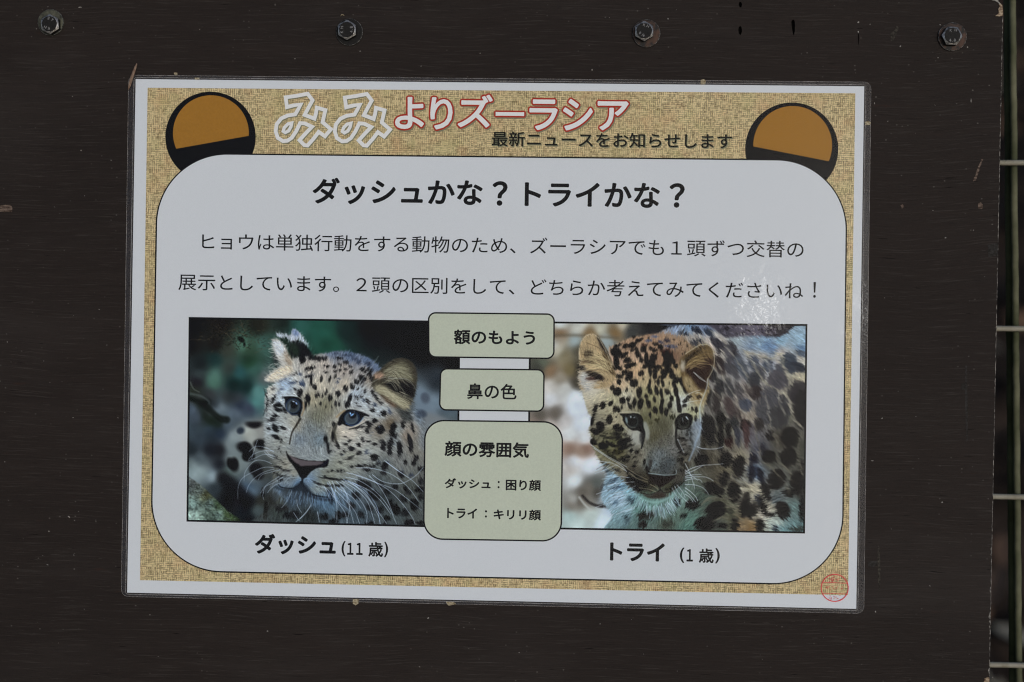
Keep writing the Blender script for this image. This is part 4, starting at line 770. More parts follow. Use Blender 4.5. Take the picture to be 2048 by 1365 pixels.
def lettering(tokens, z, bold=0.0, thin=0.0, rings=1, shift=(0, 0)):
    """each token (text, L, R, T, B): its ink box spans the photographed extremes L, R (x), T, B (y).
    bold spreads the ink outwards by that many pixels (glyphs laid over each other like a heavier print)"""
    vs, fs = [], []
    copies = [(0.0, 0.0)]
    if bold > 0:
        for q in range(1, rings+1):
            n = 8 if rings == 1 else 8*q
            copies += [(bold*q/rings*math.cos(6.28318*k/n), bold*q/rings*math.sin(6.28318*k/n)) for k in range(n)]
    for body, L, R, T, B in tokens:
        V, F = text_data(body, -thin)
        xl, xr = at(*L).x, at(*R).x; yt, yb = at(*T).y, at(*B).y
        a, b = V.min(0), V.max(0)
        X = xl+(V[:, 0]-a[0])/(b[0]-a[0])*(xr-xl); Y = yb+(V[:, 1]-a[1])/(b[1]-a[1])*(yt-yb)
        for c, (dx, dy) in enumerate(copies):
            k = len(vs)
            vs += list(zip((X+(dx+shift[0])*.000288).tolist(), (Y+(dy-shift[1])*.000288).tolist(), [z-c*4e-7]*len(X)))
            fs += [tuple(i+k for i in f) for f in F]
    return mesh_of(vs, fs)

def tok(text, x0, x1, T, B):
    """token with an upright ink box; T and B may carry their own x"""
    xm = (x0+x1)/2; T = T if isinstance(T, tuple) else (xm, T); B = B if isinstance(B, tuple) else (xm, B); ym = (T[1]+B[1])/2
    return (text, (x0, ym), (x1, ym), T, B)

def join(meshes):
    vs, fs = [], []
    for m in meshes:
        k = len(vs); vs += [tuple(v.co) for v in m.vertices]; fs += [tuple(i+k for i in p.vertices) for p in m.polygons]
        bpy.data.meshes.remove(m)
    return mesh_of(vs, fs)

def ribbon(pts, w, z, closed=False):
    """flat line of width w (pixels), mitred, with rounded ends left square"""
    P = [Vector((at(*p).x, at(*p).y, 0)) for p in pts]; n = len(P); h = w*.000288/2; A = []; Bv = []
    for i in range(n):
        a = P[(i-1) % n] if (closed or i > 0) else None; b = P[(i+1) % n] if (closed or i < n-1) else None
        d1 = (P[i]-a).normalized() if a is not None else None; d2 = (b-P[i]).normalized() if b is not None else None
        if d1 is None: d1 = d2
        if d2 is None: d2 = d1
        t = (d1+d2)
        t = t.normalized() if t.length > 1e-6 else d1
        nrm = Vector((-t.y, t.x, 0)); k = h/max(.55, nrm.dot(Vector((-d1.y, d1.x, 0))))
        A.append(P[i]+nrm*k); Bv.append(P[i]-nrm*k)
    vs = [(v.x, v.y, z) for v in A+Bv]; fs = []
    for i in range(n if closed else n-1):
        j = (i+1) % n; fs.append((i+n, j+n, j, i))
    return mesh_of(vs, fs)

# ---------------------------------------------------------------- the ground behind, seen through the fence
def ground():
    n = 150; S = 7.0; vs = []; fs = []
    for j in range(n+1):
        for i in range(n+1):
            x = (i/n-.5)*2*S; y = (j/n-.5)*2*S; x = x*abs(x)/S*.8+x*.2; y = y*abs(y)/S*.8+y*.2
            h = .05*noise.noise((x*1.3, y*1.3, 0))+.02*noise.noise((x*6, y*6, 3))+.012*noise.noise((x*17, y*17, 5))
            vs.append((x, y+1.0, h-.03))
    for j in range(n):
        for i in range(n):
            a = j*(n+1)+i; fs.append((a, a+1, a+n+2, a+n+1))
    t = NT('damp_shaded_soil'); o = t.obj(); a = t.noise(o, 5, 4, .6); b = t.noise(o, 40, 4, .65)  # soil colour darkened to carry the shade of vegetation
    c = t.mix(t.ramp(a, .35, .65), (.014, .011, .009, 1), (.060, .042, .031, 1)); c = t.mix(t.ramp(b, .5, .75, 0, .7), c, (.10, .072, .056, 1))
    m = mesh_of(vs, fs, smooth=True); m.materials.append(t.bsdf(c, .9, .1, 0, t.bump(b, .8, .02)))
    g = bpy.data.objects.new('ground', m); COL.objects.link(g); g['kind'] = 'structure'
ground()

def litter():
    """dead leaves and crumbs of earth on the soil: nobody could count them"""
    vs, fs, mi = [], [], []
    for k in range(5200):
        x = random.uniform(-.6, 2.4); y = random.uniform(.4, 3.6); s = random.uniform(.012, .045)
        z = .05*noise.noise((x*1.3, (y-1)*1.3, 0))-.03+.012+random.uniform(0, .02); a = random.uniform(0, 6.28); til = random.uniform(-.6, .6)
        ca, sa = math.cos(a), math.sin(a); k0 = len(vs)
        for u, v, w in ((-1, 0, 0), (-.4, .38, .12), (.4, .34, .14), (1, 0, .05), (.4, -.34, .14), (-.4, -.38, .12)):
            px, py, pz = u*s, v*s, w*s+til*v*s
            vs.append((x+px*ca-py*sa, y+px*sa+py*ca, z+pz))
        fs += [(k0, k0+1, k0+2, k0+3), (k0, k0+3, k0+4, k0+5)]
        c = random.choice((0, 0, 0, 0, 1, 1, 2)) if noise.noise((x*3, y*3, 1)) > -.05 else 0
        mi += [c, c]
    m = mesh_of(vs, fs, mats=mi)
    for nm, col in (('rotting_leaf', (.016, .011, .008, 1)), ('brown_leaf', (.14, .085, .055, 1)), ('grey_leaf', (.26, .24, .19, 1))):
        m.materials.append(simple(nm, tuple(c*.6 for c in col[:3])+(1,), tuple(c*1.4 for c in col[:3])+(1,), 60, .8, .15))
    o = bpy.data.objects.new('leaf_litter', m); COL.objects.link(o); o['kind'] = 'stuff'
    o['label'] = 'dark brown dead leaves scattered on the soil behind the wire fence'; o['category'] = 'dead leaves'
litter()

# ---------------------------------------------------------------- wire fence behind the board
def tube(pts, r, n=8, taper=None, squash=1.0):
    P = [Vector(p) for p in pts]; vs, fs = [], []
    for i, p in enumerate(P):
        t = (P[min(i+1, len(P)-1)]-P[max(i-1, 0)]).normalized()
        u = t.cross(Vector((0, 0, 1))); u = u.normalized() if u.length > .1 else Vector((1, 0, 0)); w = u.cross(t)
        rr = r*(taper[i] if taper else 1)
        for k in range(n):
            a = 6.28318*k/n; vs.append(p+u*math.cos(a)*rr+w*math.sin(a)*rr*squash)
    for i in range(len(P)-1):
        for k in range(n): fs.append((i*n+k, i*n+(k+1) % n, (i+1)*n+(k+1) % n, (i+1)*n+k))
    fs.append(tuple(range(n-1, -1, -1))); fs.append(tuple((len(P)-1)*n+k for k in range(n)))
    return mesh_of(vs, fs, smooth=True)

FZ = -.033
fo = at(2020, 1400, FZ)
fence = thing('wire_fence', 'dull welded wire fence with greenish upright wires behind the right edge of the dark board', 'fence', fo)
def wob(a, b, n, amp):
    return [a.lerp(b, i/n)+Vector((random.uniform(-amp, amp), random.uniform(-amp, amp), 0)) for i in range(n+1)]
for y in (-8, 328, 659, 995, 1331):
    a = at(2020, y, FZ); s = (1331-y)/1339
    p = wob(Vector((-.42, a.y-.001*s, FZ))-fo, Vector((.62, a.y+.0015*s, FZ))-fo, 40, .00012)
    part('wire', tube(p, .00165 if y > 0 else .0019), MAT['wire'] if y > 0 else MAT['wire_dark'], fence, None if y > 0 else 'dark green top wire')
def upright(x0, x1, z, r, mat, label=None):
    a = at(x0, -140, z); b = at(x1, 1480, z)
    part('wire', tube(wob(a-fo, b-fo, 60, .00022), r), mat, fence, label)
upright(2024, 2039, FZ-.0060, .0020, MAT['wire_green'])
upright(2017.5, 2031, FZ-.0130, .0036, MAT['wire_dark'], 'darker green upright wire behind')
for k in (1, 2, 3): upright(2024-345*k, 2039-345*k, FZ-.0040, .0018, MAT['wire_green'])
upright(2024+345, 2039+345, FZ-.0040, .0018, MAT['wire_green'])

# ---------------------------------------------------------------- the plywood board
board_o = at(900, 1700)
right_edge = []
y = 33.0
while y < 1690:
    x = 2005.6-(y-33)*.02035
    nb = noise.noise((y*.11, 3, 0))*.5+noise.noise((y*.5, 1, 0))*.5
    right_edge.append((x+nb, y)); y += random.uniform(3, 7)
outline = [(-330, -22), (300, -17), (1100, -9), (1700, -3.5), (1975, -2), (1990, 0), (1996, 1.5), (1998, 5.5), (2000.5, 8.5), (2003, 9.5), (2005, 12), (2005.2, 22)]+right_edge+[(1971, 1700), (-330, 1660)]
slots = [[(1477.5, 9), (1479, 4), (1482, 4), (1484, 9), (1483, 15), (1479, 15)],
         [(1476.3, 60), (1478, 54), (1481, 52.5), (1483.5, 56), (1484, 64), (1481.5, 71), (1478, 68)],
         [(1582.5, 46), (1583.5, 41), (1587, 39.5), (1589.5, 42), (1590, 52), (1589.5, 64), (1587.5, 72), (1585.5, 66), (1583.5, 56)],
         [(1716, 67), (1717.6, 66), (1717.8, 78), (1717, 90), (1715.8, 89), (1715.9, 78)]]
bm_ = slab(outline, -.012, 0, 0, board_o, slots)
board = thing('plywood_board', 'dark brown stained plywood board with bolts along its top edge', 'board', board_o)
def bpart(name, mesh, mat, label=None, kind=None):
    return part(name, mesh, mat, board, label, kind)
bo = Vector(board_o)
# the panel's own frame puts the grain where the board stands
bpart('panel', bm_, MAT['board'])
for s in slots:     # the bottoms of the four hollows
    cx = sum(p[0] for p in s)/len(s); cy = sum(p[1] for p in s)/len(s)
    bpart('dent', sheet([(cx+(x-cx)*1.1, cy+(y-cy)*1.1) for x, y in s], -.0035, bo), MAT['slot'])
def decal(name, pts, mat, label=None, z=.00008, jag=.5, n=5):
    P = []
    for i in range(len(pts)):
        a, b = pts[i], pts[(i+1) % len(pts)]
        for k in range(n):
            P.append((a[0]+(b[0]-a[0])*k/n+random.uniform(-jag, jag), a[1]+(b[1]-a[1])*k/n+random.uniform(-jag, jag)))
    return bpart(name, slab(P, -.0001, z, 0, bo), mat, label)
decal('chipped_corner', [(1997, 7), (2001, 8.5), (2004.6, 12), (2005, 22), (2005.4, 33), (1996, 33.5), (1990, 33), (1994, 30), (1997, 26), (1996.5, 18), (1999, 14)], MAT['raw_wood'], 'raw splintered wood at the top right corner', .0006, .5, 4)
decal('chipped_edge', [(1978, -1.2), (1990, .3), (1995.6, 2.0), (1998, 6), (2001, 9.4), (1999.4, 10.4), (1996, 7.2), (1992, 4), (1984, 1.6)], MAT['speck'], 'pale splintered edge at the top right corner', .0008, .25, 3)
decal('chipped_edge', [(1968, 1358), (1974, 1354), (1979, 1357), (1978.6, 1380), (1966, 1378)], MAT['raw_wood'], 'raw wood chip at the lower right edge', .0004, .8, 4)
decal('paint_scrape', [(-6, 411.5), (8, 410.5), (22, 411), (25, 416), (24, 424), (14, 424.5), (-6, 423.5)], MAT['scuff'], 'reddish brown wood showing through at the left edge', .0003, .5, 4)
decal('paint_scrape', [(1963, 317), (1966, 320), (1957, 344), (1951, 362), (1946, 363), (1953, 342)], MAT['scuff'], 'slanted brown scrape near the right edge', .00012, .9, 5)
decal('paint_scrape', [(1956, 408), (1961, 405), (1966, 411), (1964, 419), (1957, 417)], MAT['scuff'], None, .00012, .8, 3)
decal('paint_scrape', [(1801, 411), (1806, 409), (1808, 414), (1804, 418)], MAT['scuff'], None, .0001, .5, 3)
decal('smear', [(1794, 51), (1797, 58), (1792, 70), (1786, 82), (1781, 81), (1782, 68), (1789, 60)], MAT['chalk'], 'dull olive smear near the right hand bolt', .0001, 1.0, 4)
decal('smear', [(1756, 1090), (1759, 1096), (1761, 1140), (1760.5, 1168), (1758.5, 1184), (1756, 1160), (1755, 1120)], MAT['chalk'], 'thin vertical streak right of the sign', .00008, .5, 5)
decal('smear', [(1736, 1126), (1744, 1122), (1760, 1122), (1760, 1130), (1745, 1134), (1737, 1133)], MAT['grey_smear'], None, .00007, .8, 4)
decal('smear', [(1924, 768), (1934, 765), (1936, 776), (1928, 781), (1922, 777)], MAT['grey_smear'], None, .0001, .9, 4)
decal('smear', [(1931, 730), (1934, 732), (1936, 880), (1933, 886), (1930, 800)], MAT['grey_smear'], None, .00006, .4, 6)
decal('smear', [(1975, 490), (1996, 486), (1995, 512), (1978, 514)], MAT['grey_smear'], None, .00006, 1.2, 4)
# worn bright line down the right hand edge
we = []
vs, fs = [], []
for i, (x, y) in enumerate(right_edge):
    w = max(.15, .8+noise.noise((y*.35, 8, 0))*1.6)
    if (y > 1050 and random.random() < .3): w += random.uniform(.5, 3)
    for xx in (x-w, x+.15):
        p = at(xx, y)-bo; vs.append((p.x, p.y, .00006))
    p = at(x+.15, y)-bo; vs.append((p.x, p.y, -.0004))
    if i:
        k = 3*i; fs += [(k-3, k, k+1, k-2), (k-2, k+1, k+2, k-1)]
wm = mesh_of(vs, fs)
if wm.polygons[0].normal.z < 0: wm.flip_normals()
bpart('worn_edge', wm, MAT['bare_edge'])
# pale flecks one can point at
vs, fs = [], []
def fleck(x, y, rx, ry, a):
    k = len(vs); c = at(x, y)-bo; n = 7
    for i in range(n):
        th = 6.283*i/n; q = random.uniform(.7, 1.2)
        u, v = rx*q*math.cos(th), ry*q*math.sin(th); ca, sa = math.cos(a), math.sin(a)
        vs.append((c.x+(u*ca-v*sa)*.000288, c.y+(u*sa+v*ca)*.000288, .00005))
    vs.append((c.x, c.y, .00025)); fs.extend((k+i, k+(i+1) % n, k+n) for i in range(n))
for x, y, rx, ry, a in ((1716.5, 65, 1.3, 2.4, 0), (1716.5, 45, 1.8, 2, 0), (1801, 93, 1.5, 2.4, -.6), (1740, 49, 1, 1.2, 0), (1336, 38, 1.5, 1.5, 0), (1184, 140, 1.2, 2, 0), (1985, 1355, 1, 1, 0), (1891, 476, 1.6, 1.3, 0), (1884, 1005, 2.2, 1.2, 0), (162, 301, 1.2, 1.6, 0), (1751, 1224, 1.3, 2, 0), (1917, 57, 1.3, 3, .2), (1942, 202, .9, 4.5, 0), (1935, 95, 1.4, 1.6, 0), (1876, 116, 1.2, 1.2, 0), (1749, 207, 1, 2, 0), (1745, 922, 3, .9, 0), (300, 1230, 1, 1, 0), (1947, 461, 1, 1, 0), (138, 1034, 3.4, 1.2, -.7), (95, 1130, 2.5, 1, -.5), (590, 118, 1, 1.4, 0), (960, 107, .9, 1.2, 0), (160, 15, 4, 1, 0), (1880, 50, 1.5, 1, 0)):
    fleck(x, y, rx, ry, a)
for k in range(120):
    x, y = random.uniform(0, 1990), random.uniform(0, 1365)
    if 240 < x < 1745 and 148 < y < 1230: continue
    s = random.uniform(.35, .9)*(1.25 if random.random() < .15 else 1); fleck(x, y, s*random.uniform(1, 2.2), s, random.uniform(-.8, .8))
bpart('dust_speck', mesh_of(vs, fs), MAT['speck'], None, 'stuff')

# ---------------------------------------------------------------- hexagon bolts and washers (parts of the board)
PXM = .000288
def head_mesh(rot):
    ap = 17.6*PXM; h = .0042; r0 = ap*.90; n = 72; vs = []; fs = []; mi = []
    for ring in range(4):
        for i in range(n):
            th = 6.283185*i/n; rel = ((math.degrees(th)-rot) % 60)-30; R = min(ap/math.cos(math.radians(rel)), ap*1.135)
            z = h-(R-r0)*math.tan(math.radians(33))
            if ring == 0: vs.append((r0*math.cos(th), r0*math.sin(th), h))
            elif ring == 1: vs.append((R*math.cos(th), R*math.sin(th), z))
            elif ring == 2: vs.append((R*math.cos(th), R*math.sin(th), .0002))
            else: vs.append((r0*.965*math.cos(th), r0*.965*math.sin(th), h+.00008))
    for a, b in ((0, 1), (1, 2)):
        for i in range(n): j = (i+1) % n; fs.append((a*n+i, b*n+i, b*n+j, a*n+j)); mi.append(1 if a == 0 else 0)
    for i in range(n): j = (i+1) % n; fs.append((3*n+i, i, j, 3*n+j)); mi.append(1)
    fs.append(tuple(3*n+i for i in range(n))); mi.append(0)
    return mesh_of(vs, fs, mats=mi)
def washer_mesh(r):
    n = 64; R = r*PXM; vs = []; fs = []; mi = []
    prof = [(R*.30, .0014), (R*.90, .0015), (R*.968, .0014), (R, .0011), (R*1.004, 0)]
    for q, (rr, z) in enumerate(prof):
        for i in range(n):
            th = 6.283185*i/n; d = 1+(.012*noise.noise((math.cos(th)*3+R*900, math.sin(th)*3, q)) if q > 2 else 0)
            vs.append((rr*d*math.cos(th), rr*d*math.sin(th), z))
    for q in range(len(prof)-1):
        for i in range(n): j = (i+1) % n; fs.append((q*n+i, (q+1)*n+i, (q+1)*n+j, q*n+j)); mi.append(1 if q == 2 else 0)
    return mesh_of(vs, fs, mats=mi)
_gl = {ch: text_data(ch) for ch in 'KH4.8'}
def stamp_mesh(marks):
    vs, fs = [], []
    for ch, x, y, ang, size in marks:
        V, F = _gl[ch]; a, b = V.min(0), V.max(0); c = (a+b)/2; k = len(vs); s = size*PXM*1.35; ca, sa = math.cos(math.radians(ang)), math.sin(math.radians(ang))
        if ch == '.': c = np.array((c[0], c[1], 0))
        for v in V:
            u, w = (v[0]-c[0])*s, (v[1]-c[1])*s
            vs.append((x*PXM+u*ca-w*sa, y*PXM+u*sa+w*ca, .0043))
        fs += [tuple(i+k for i in f) for f in F]
    return mesh_of(vs, fs)
BOLTS = [((99, 48.3), (102.6, 46), 26.4, 4, 'olive', 'bolt at the far left with an olive grey washer',
          [('8', -1.8, 11, 170, 6), ('.', 3.4, 12, 170, 6), ('4', 6.6, 8.6, 150, 6), ('H', -8.3, -6.5, 155, 6), ('K', -1.5, -9, 170, 6)]),
         ((693.7, 59.8), (699.4, 65.4), 27, 0, 'black_paint', 'second bolt from the left',
          [('K', -10, -4.5, 90, 6), ('H', -10, 4.5, 90, 6), ('4', 9, -4, 90, 6), ('.', 11.5, .5, 90, 6), ('8', 9, 4.8, 90, 6.5)]),
         ((1288.5, 62), (1292.5, 68), 27.6, 1, 'rusty', 'third bolt from the left with a rusty brown washer',
          [('K', 0, 11.5, -14, 6), ('H', 7.2, 9, -28, 6), ('4', -8, -4.6, 160, 6), ('.', -5.6, -10, 160, 6), ('8', -1.4, -8.8, 195, 6)]),
         ((1904.8, 71.6), (1903.8, 74.8), 28, 27, 'rusty', 'bolt at the far right with rust on its lower right side',
          [('K', -3, 10, -3, 6), ('H', 6.2, 10.8, -6, 5.5), ('4', -4.4, -9, 0, 6), ('.', .2, -11.6, 0, 6), ('8', 4.6, -9, 0, 6)])]
for hc_, wc_, wr, rot, wmat, lab, marks in BOLTS:
    H = at(*hc_)-bo; W_ = at(*wc_)-bo
    # the head stands 4 mm proud: find its foot so that its top is where the photograph shows it
    Ht = at(hc_[0], hc_[1], .0055)-bo
    b = bpart('bolt', head_mesh(90+rot), [MAT['black_paint'], MAT['worn_steel']], lab); b.location = (Ht.x, Ht.y, .0014)
    w = part('washer', washer_mesh(wr), [MAT[wmat], MAT['worn_rim']], b); w.location = (W_.x-Ht.x, W_.y-Ht.y, -.0014)
    part('stamped_lettering', stamp_mesh(marks), MAT['stamp_metal'], b)

# ---------------------------------------------------------------- the laminated sign
sign_o = at(985, 1222)
SO = Vector((0, 0, 0))
sign = thing('laminated_sign', 'landscape laminated paper sign with Japanese lettering and two leopard photographs', 'sign', SO)
Z0 = .00045; DZ = .00003
def sp(name, mesh, mat, label=None, parent=None, kind=None): return part(name, mesh, MAT[mat], parent or sign, label, kind)
def zl(k): return Z0+DZ*k
paper_c = [(271.8, 158.9), (1728.1, 173.4), (1712.2, 1217.9), (254.8, 1185.4)]
sp('paper', slab(paper_c, .0002, zl(0)), 'paper')
sp('woven_border', sheet([(295.7, 176.3), (1710.3, 187.4), (1695.8, 1190.6), (280.4, 1160.5)], zl(1)), 'burlap')
# the two round ears peeping over the panel
for (cx, cy, r), (ix, iy, ir), c0, c1, lab in (((421.5, 274.5, 90.3), (422.3, 267.2, 75.8), (352.9, 298.3), (497.9, 272.3), 'left round black ear with an ochre middle'),
                                         ((1583.2, 298.8, 93), (1585, 291.6, 78.7), (1506.6, 293.5), (1656.6, 322.9), 'right round black ear with an ochre middle')):
    e = sp('round_ear', sheet(circle(cx, cy, r), zl(2)), 'black', lab)
    a0 = math.degrees(math.atan2(c0[1]-iy, c0[0]-ix)) % 360; a1 = math.degrees(math.atan2(c1[1]-iy, c1[0]-ix)) % 360
    if a1 < a0: a1 += 360
    sp('ear_middle', sheet(circle(ix, iy, ir, a0, a1-.0001, 60), zl(3)), 'orange', None, e)
# title
mimi = [(180, 145), (300, 128), (430, 104), (486, 178), (440, 262), (396, 345), (508, 388), (524, 330), (535, 262), (632, 290), (600, 428), (695, 508), (627, 588), (556, 538), (500, 612), (430, 692), (392, 688), (338, 632), (410, 552), (480, 480), (400, 442), (344, 438), (300, 530), (250, 605), (200, 638), (150, 643), (90, 605), (66, 530), (78, 450), (130, 385), (200, 352), (290, 338), (320, 285), (352, 226), (270, 236), (195, 256)]
loop = [(250, 437), (205, 448), (165, 490), (152, 530), (175, 546), (215, 525), (240, 480)]
for dx, lab in ((0, 'first white outlined hiragana of the title'), (118.3, 'second white outlined hiragana of the title')):
    f = lambda q: [(540+dx+x/5.689, 170+y/5.689+dx*.004) for x, y in q]
    sh = join([ribbon([(x+1.2, y+1.6) for x, y in f(mimi)], 8.2, zl(2), True), ribbon([(x+1.2, y+1.6) for x, y in f(loop)], 7.4, zl(2), True)])
    m = join([ribbon(f(mimi), 7.6, zl(4), True), ribbon(f(loop), 6.6, zl(4)+.00001, True)])
    t_ = sp('title_character', m, 'mimi_white', lab); sp('printed_shadow', sh, 'print_shadow', None, t_)
for ch, x0, x1, y0, y1 in (('よ', 790.5, 848.5, 194.6, 258.8), ('り', 860.8, 905.4, 195.2, 260), ('ズ', 915.7, 985.5, 190, 256), ('ー', 991.3, 1048.4, 224.8, 232.8), ('ラ', 1058.7, 1115.4, 199.5, 261.4), ('シ', 1125.7, 1185.7, 198.6, 262), ('ア', 1194.8, 1257, 203, 261.8)):
    b = 1.5 if ch != 'ー' else .4
    tk = [tok(ch, x0+b, x1-b, y0+b, y1-b)]
    V = sp('title_character', lettering(tk, zl(5), b), 'title_white')
    sp('red_outline', lettering(tk, zl(4), b+3.3, rings=2), 'red', None, V)
    sp('printed_shadow', lettering(tk, zl(2), b+3.4, rings=1, shift=(1.8, 2.4)), 'print_shadow', None, V)
sb = [tok('最新ニュースをお知らせします', 983.8, 1463.5, (1048, 264.3), (1445, 297.9))]
s_ = sp('subtitle', lettering(sb, zl(5), .4), 'brown_black', 'dark line of lettering under the title')
sp('printed_shadow', lettering(sb, zl(2), .6, shift=(1.5, 1.8)), 'print_shadow', None, s_)
# white rounded panel
pc = [(315.9, 307.4), (1693.7, 321.9), (1683.7, 1170.4), (302.2, 1140.6)]
sp('panel_outline', sheet(rquad(pc, 141, 1.6, 30), zl(6)), 'black')
sp('white_panel', sheet(rquad(pc, 140, -1.3, 30), zl(7)), 'paper')
def bold_line(b, toks):
    return [tok(t, x0+b, x1-b, (T[0], T[1]+b), (B[0], B[1]-b)) for t, x0, x1, T, B in toks]
HB = 1.55
sp('headline', lettering(bold_line(HB, [('ダッシュかな', 625.4, 965.6, (672, 356), (944, 412.3)), ('？', 984.8, 1015.2, (1000, 363), (1000, 412.4)),
    ('トライかな', 1049.2, 1319.7, (1192, 365.4), (1297, 416.8)), ('？', 1338.5, 1369.1, (1354, 367), (1354, 416.2))]), zl(8), HB), 'soft_black', 'bold headline question at the top of the panel')
sp('body_line', lettering([tok('ヒョウは単独行動をする動物のため、ズーラシアでも１頭ずつ交替の', 404.7, 1606.8, (565, 469.1), (1560, 515.6))], zl(8), .18, .002), 'soft_black', 'first thin line of body lettering')
sp('body_line', lettering([tok('展示としています。２頭の区別をして、どちらか考えてみてくださいね', 357.5, 1605.9, (375, 548.4), (770, 586.6)), tok('！', 1626.3, 1631.3, 565, 596)], zl(8), .18, .002), 'soft_black', 'second thin line of body lettering')
sp('caption_name', lettering(bold_line(HB, [('ダッシュ', 510.2, 672.2, (547, 1067.9), (566, 1108.9))]), zl(8), HB), 'soft_black', 'bold name under the left photograph')
sp('caption_age', lettering(bold_line(.75, [('(', 683.4, 691.4, (687, 1082), (687, 1113)), ('１', 694.6, 707.6, (701, 1085.6), (701, 1109.8)), ('１', 712.6, 725.8, (719, 1085.8), (719, 1110.1)), ('歳', 737, 766.4, (751, 1084.2), (751, 1113.8)), (')', 768.6, 776.5, (772, 1083.6), (772, 1115))]), zl(8), .75), 'soft_black', 'age in brackets under the left photograph')
sp('caption_name', lettering(bold_line(HB, [('トライ', 1219.8, 1329.4, (1223, 1084.6), (1318, 1123.7))]), zl(8), HB), 'soft_black', 'bold name under the right photograph')
sp('caption_age', lettering(bold_line(.75, [('(', 1359.4, 1368.4, (1364, 1095.2), (1364, 1126)), ('１', 1372.8, 1385.8, (1379, 1098.4), (1379, 1123.2)), ('歳', 1397.5, 1427.3, (1412, 1097), (1412, 1126.2)), (')', 1430.2, 1439.3, (1435, 1096.3), (1435, 1127.2))]), zl(8), .75), 'soft_black', 'age in brackets under the right photograph')
# the two photographs
LQ = [(378.1, 634.6), (921, 642.6), (916.4, 1056), (373.6, 1043.4)]
RQ = [(1058.6, 643.2), (1614.4, 648.6), (1609.6, 1067.2), (1054, 1058)]
def photograph(P, q, z, inset=3.8):
    c = [(q[0][0]+inset, q[0][1]+inset), (q[1][0]-inset, q[1][1]+inset), (q[2][0]-inset, q[2][1]-inset), (q[3][0]+inset, q[3][1]-inset)]
    nu, nv = 540, 408
    U, V = np.meshgrid(np.linspace(0, 1, nu), np.linspace(0, 1, nv)); C = np.array(c)
    PX = (C[0]*(1-U)[..., None]+C[1]*U[..., None])*(1-V)[..., None]+(C[3]*(1-U)[..., None]+C[2]*U[..., None])*V[..., None]
    rgb = np.clip(P.sample(P.img, PX[..., 0], PX[..., 1]), 0, 255)/255
    rgb = np.where(rgb <= .04045, rgb/12.92, ((rgb+.055)/1.055)**2.4)/KALB
    R = np.array(CAMR); d = np.stack([(PX[..., 0]-1024)/FPX, -(PX[..., 1]-682.5)/FPX, -np.ones_like(U)], -1) @ R.T
    t = -CAMC.z/d[..., 2]; co = np.stack([CAMC.x+d[..., 0]*t, CAMC.y+d[..., 1]*t, np.full_like(t, z)], -1).reshape(-1, 3)
    idx = np.arange(nu*nv).reshape(nv, nu)
    f = np.stack([idx[:-1, :-1], idx[1:, :-1], idx[1:, 1:], idx[:-1, 1:]], -1).reshape(-1, 4)
    m = bpy.data.meshes.new('photograph'); m.vertices.add(len(co)); m.vertices.foreach_set('co', co.astype(np.float32).ravel())
    m.loops.add(f.size); m.loops.foreach_set('vertex_index', f.astype(np.int32).ravel())
    m.polygons.add(len(f)); m.polygons.foreach_set('loop_start', np.arange(0, f.size, 4, dtype=np.int32))
    m.update(calc_edges=True)
    a = m.color_attributes.new('print', 'FLOAT_COLOR', 'POINT')
    a.data.foreach_set('color', np.concatenate([rgb.reshape(-1, 3), np.ones((nu*nv, 1))], 1).astype(np.float32).ravel())
    m.validate(); return m
for P, q, lab in ((paint_left(), LQ, 'left printed photograph of a pale spotted leopard with long whiskers'), (paint_right(), RQ, 'right printed photograph of a young orange headed leopard')):
    ph = sp('photograph', photograph(P, q, zl(9)), 'photo', lab)
    sp('photograph_frame', sheet(q, zl(8)), 'black', None, ph)
# sage boxes between the photographs
B1 = [(857.6, 626.2), (1108.2, 629), (1107.6, 717.2), (858, 714.2)]
B2 = [(881.6, 738), (1088, 740.2), (1087, 822.8), (879.6, 819.8)]
B3 = [(850.4, 841.2), (1125, 844.6), (1122.2, 1082.2), (847.6, 1077.8)]
for c, r, texts in ((B1, 14, [[('額のもよう', 907.7, 1070.3, (920, 659.2), (1060, 691.2))]]),
                    (B2, 13, [[('鼻の色', 934.6, 1033.4, (950, 767), (1010, 799.6))]]),
                    (B3, 38, [[('顔の雰囲気', 889.4, 1058.1, (905, 882.4), (1050, 916.4))],
                              [('ダッシュ', 889.4, 981.4, (911, 956.6), (950, 977.9)), ('：', 995.4, 999.4, (997, 962), (997, 976.9)), ('困り顔', 1011.6, 1082.2, (1070, 959.6), (1078, 982.3))],
                              [('トライ', 894.4, 954.3, (897, 1015.9), (948, 1037.6)), ('：', 970, 974.2, (972, 1020.6), (972, 1035.4)), ('キリリ顔', 987.3, 1082.2, (1070, 1019.4), (1075, 1041.2))]])):
    b = sp('text_box', sheet(rquad(c, r, -1.4), zl(11)), 'sage')
    sp('box_outline', sheet(rquad(c, r, 1.6), zl(10)), 'black', None, b)
    for k, tx in enumerate(texts):
        w_ = (.9 if c is not B2 else .6) if k == 0 else .7
        sp('box_lettering', lettering(bold_line(w_, tx), zl(12), w_), 'soft_black', None, b)
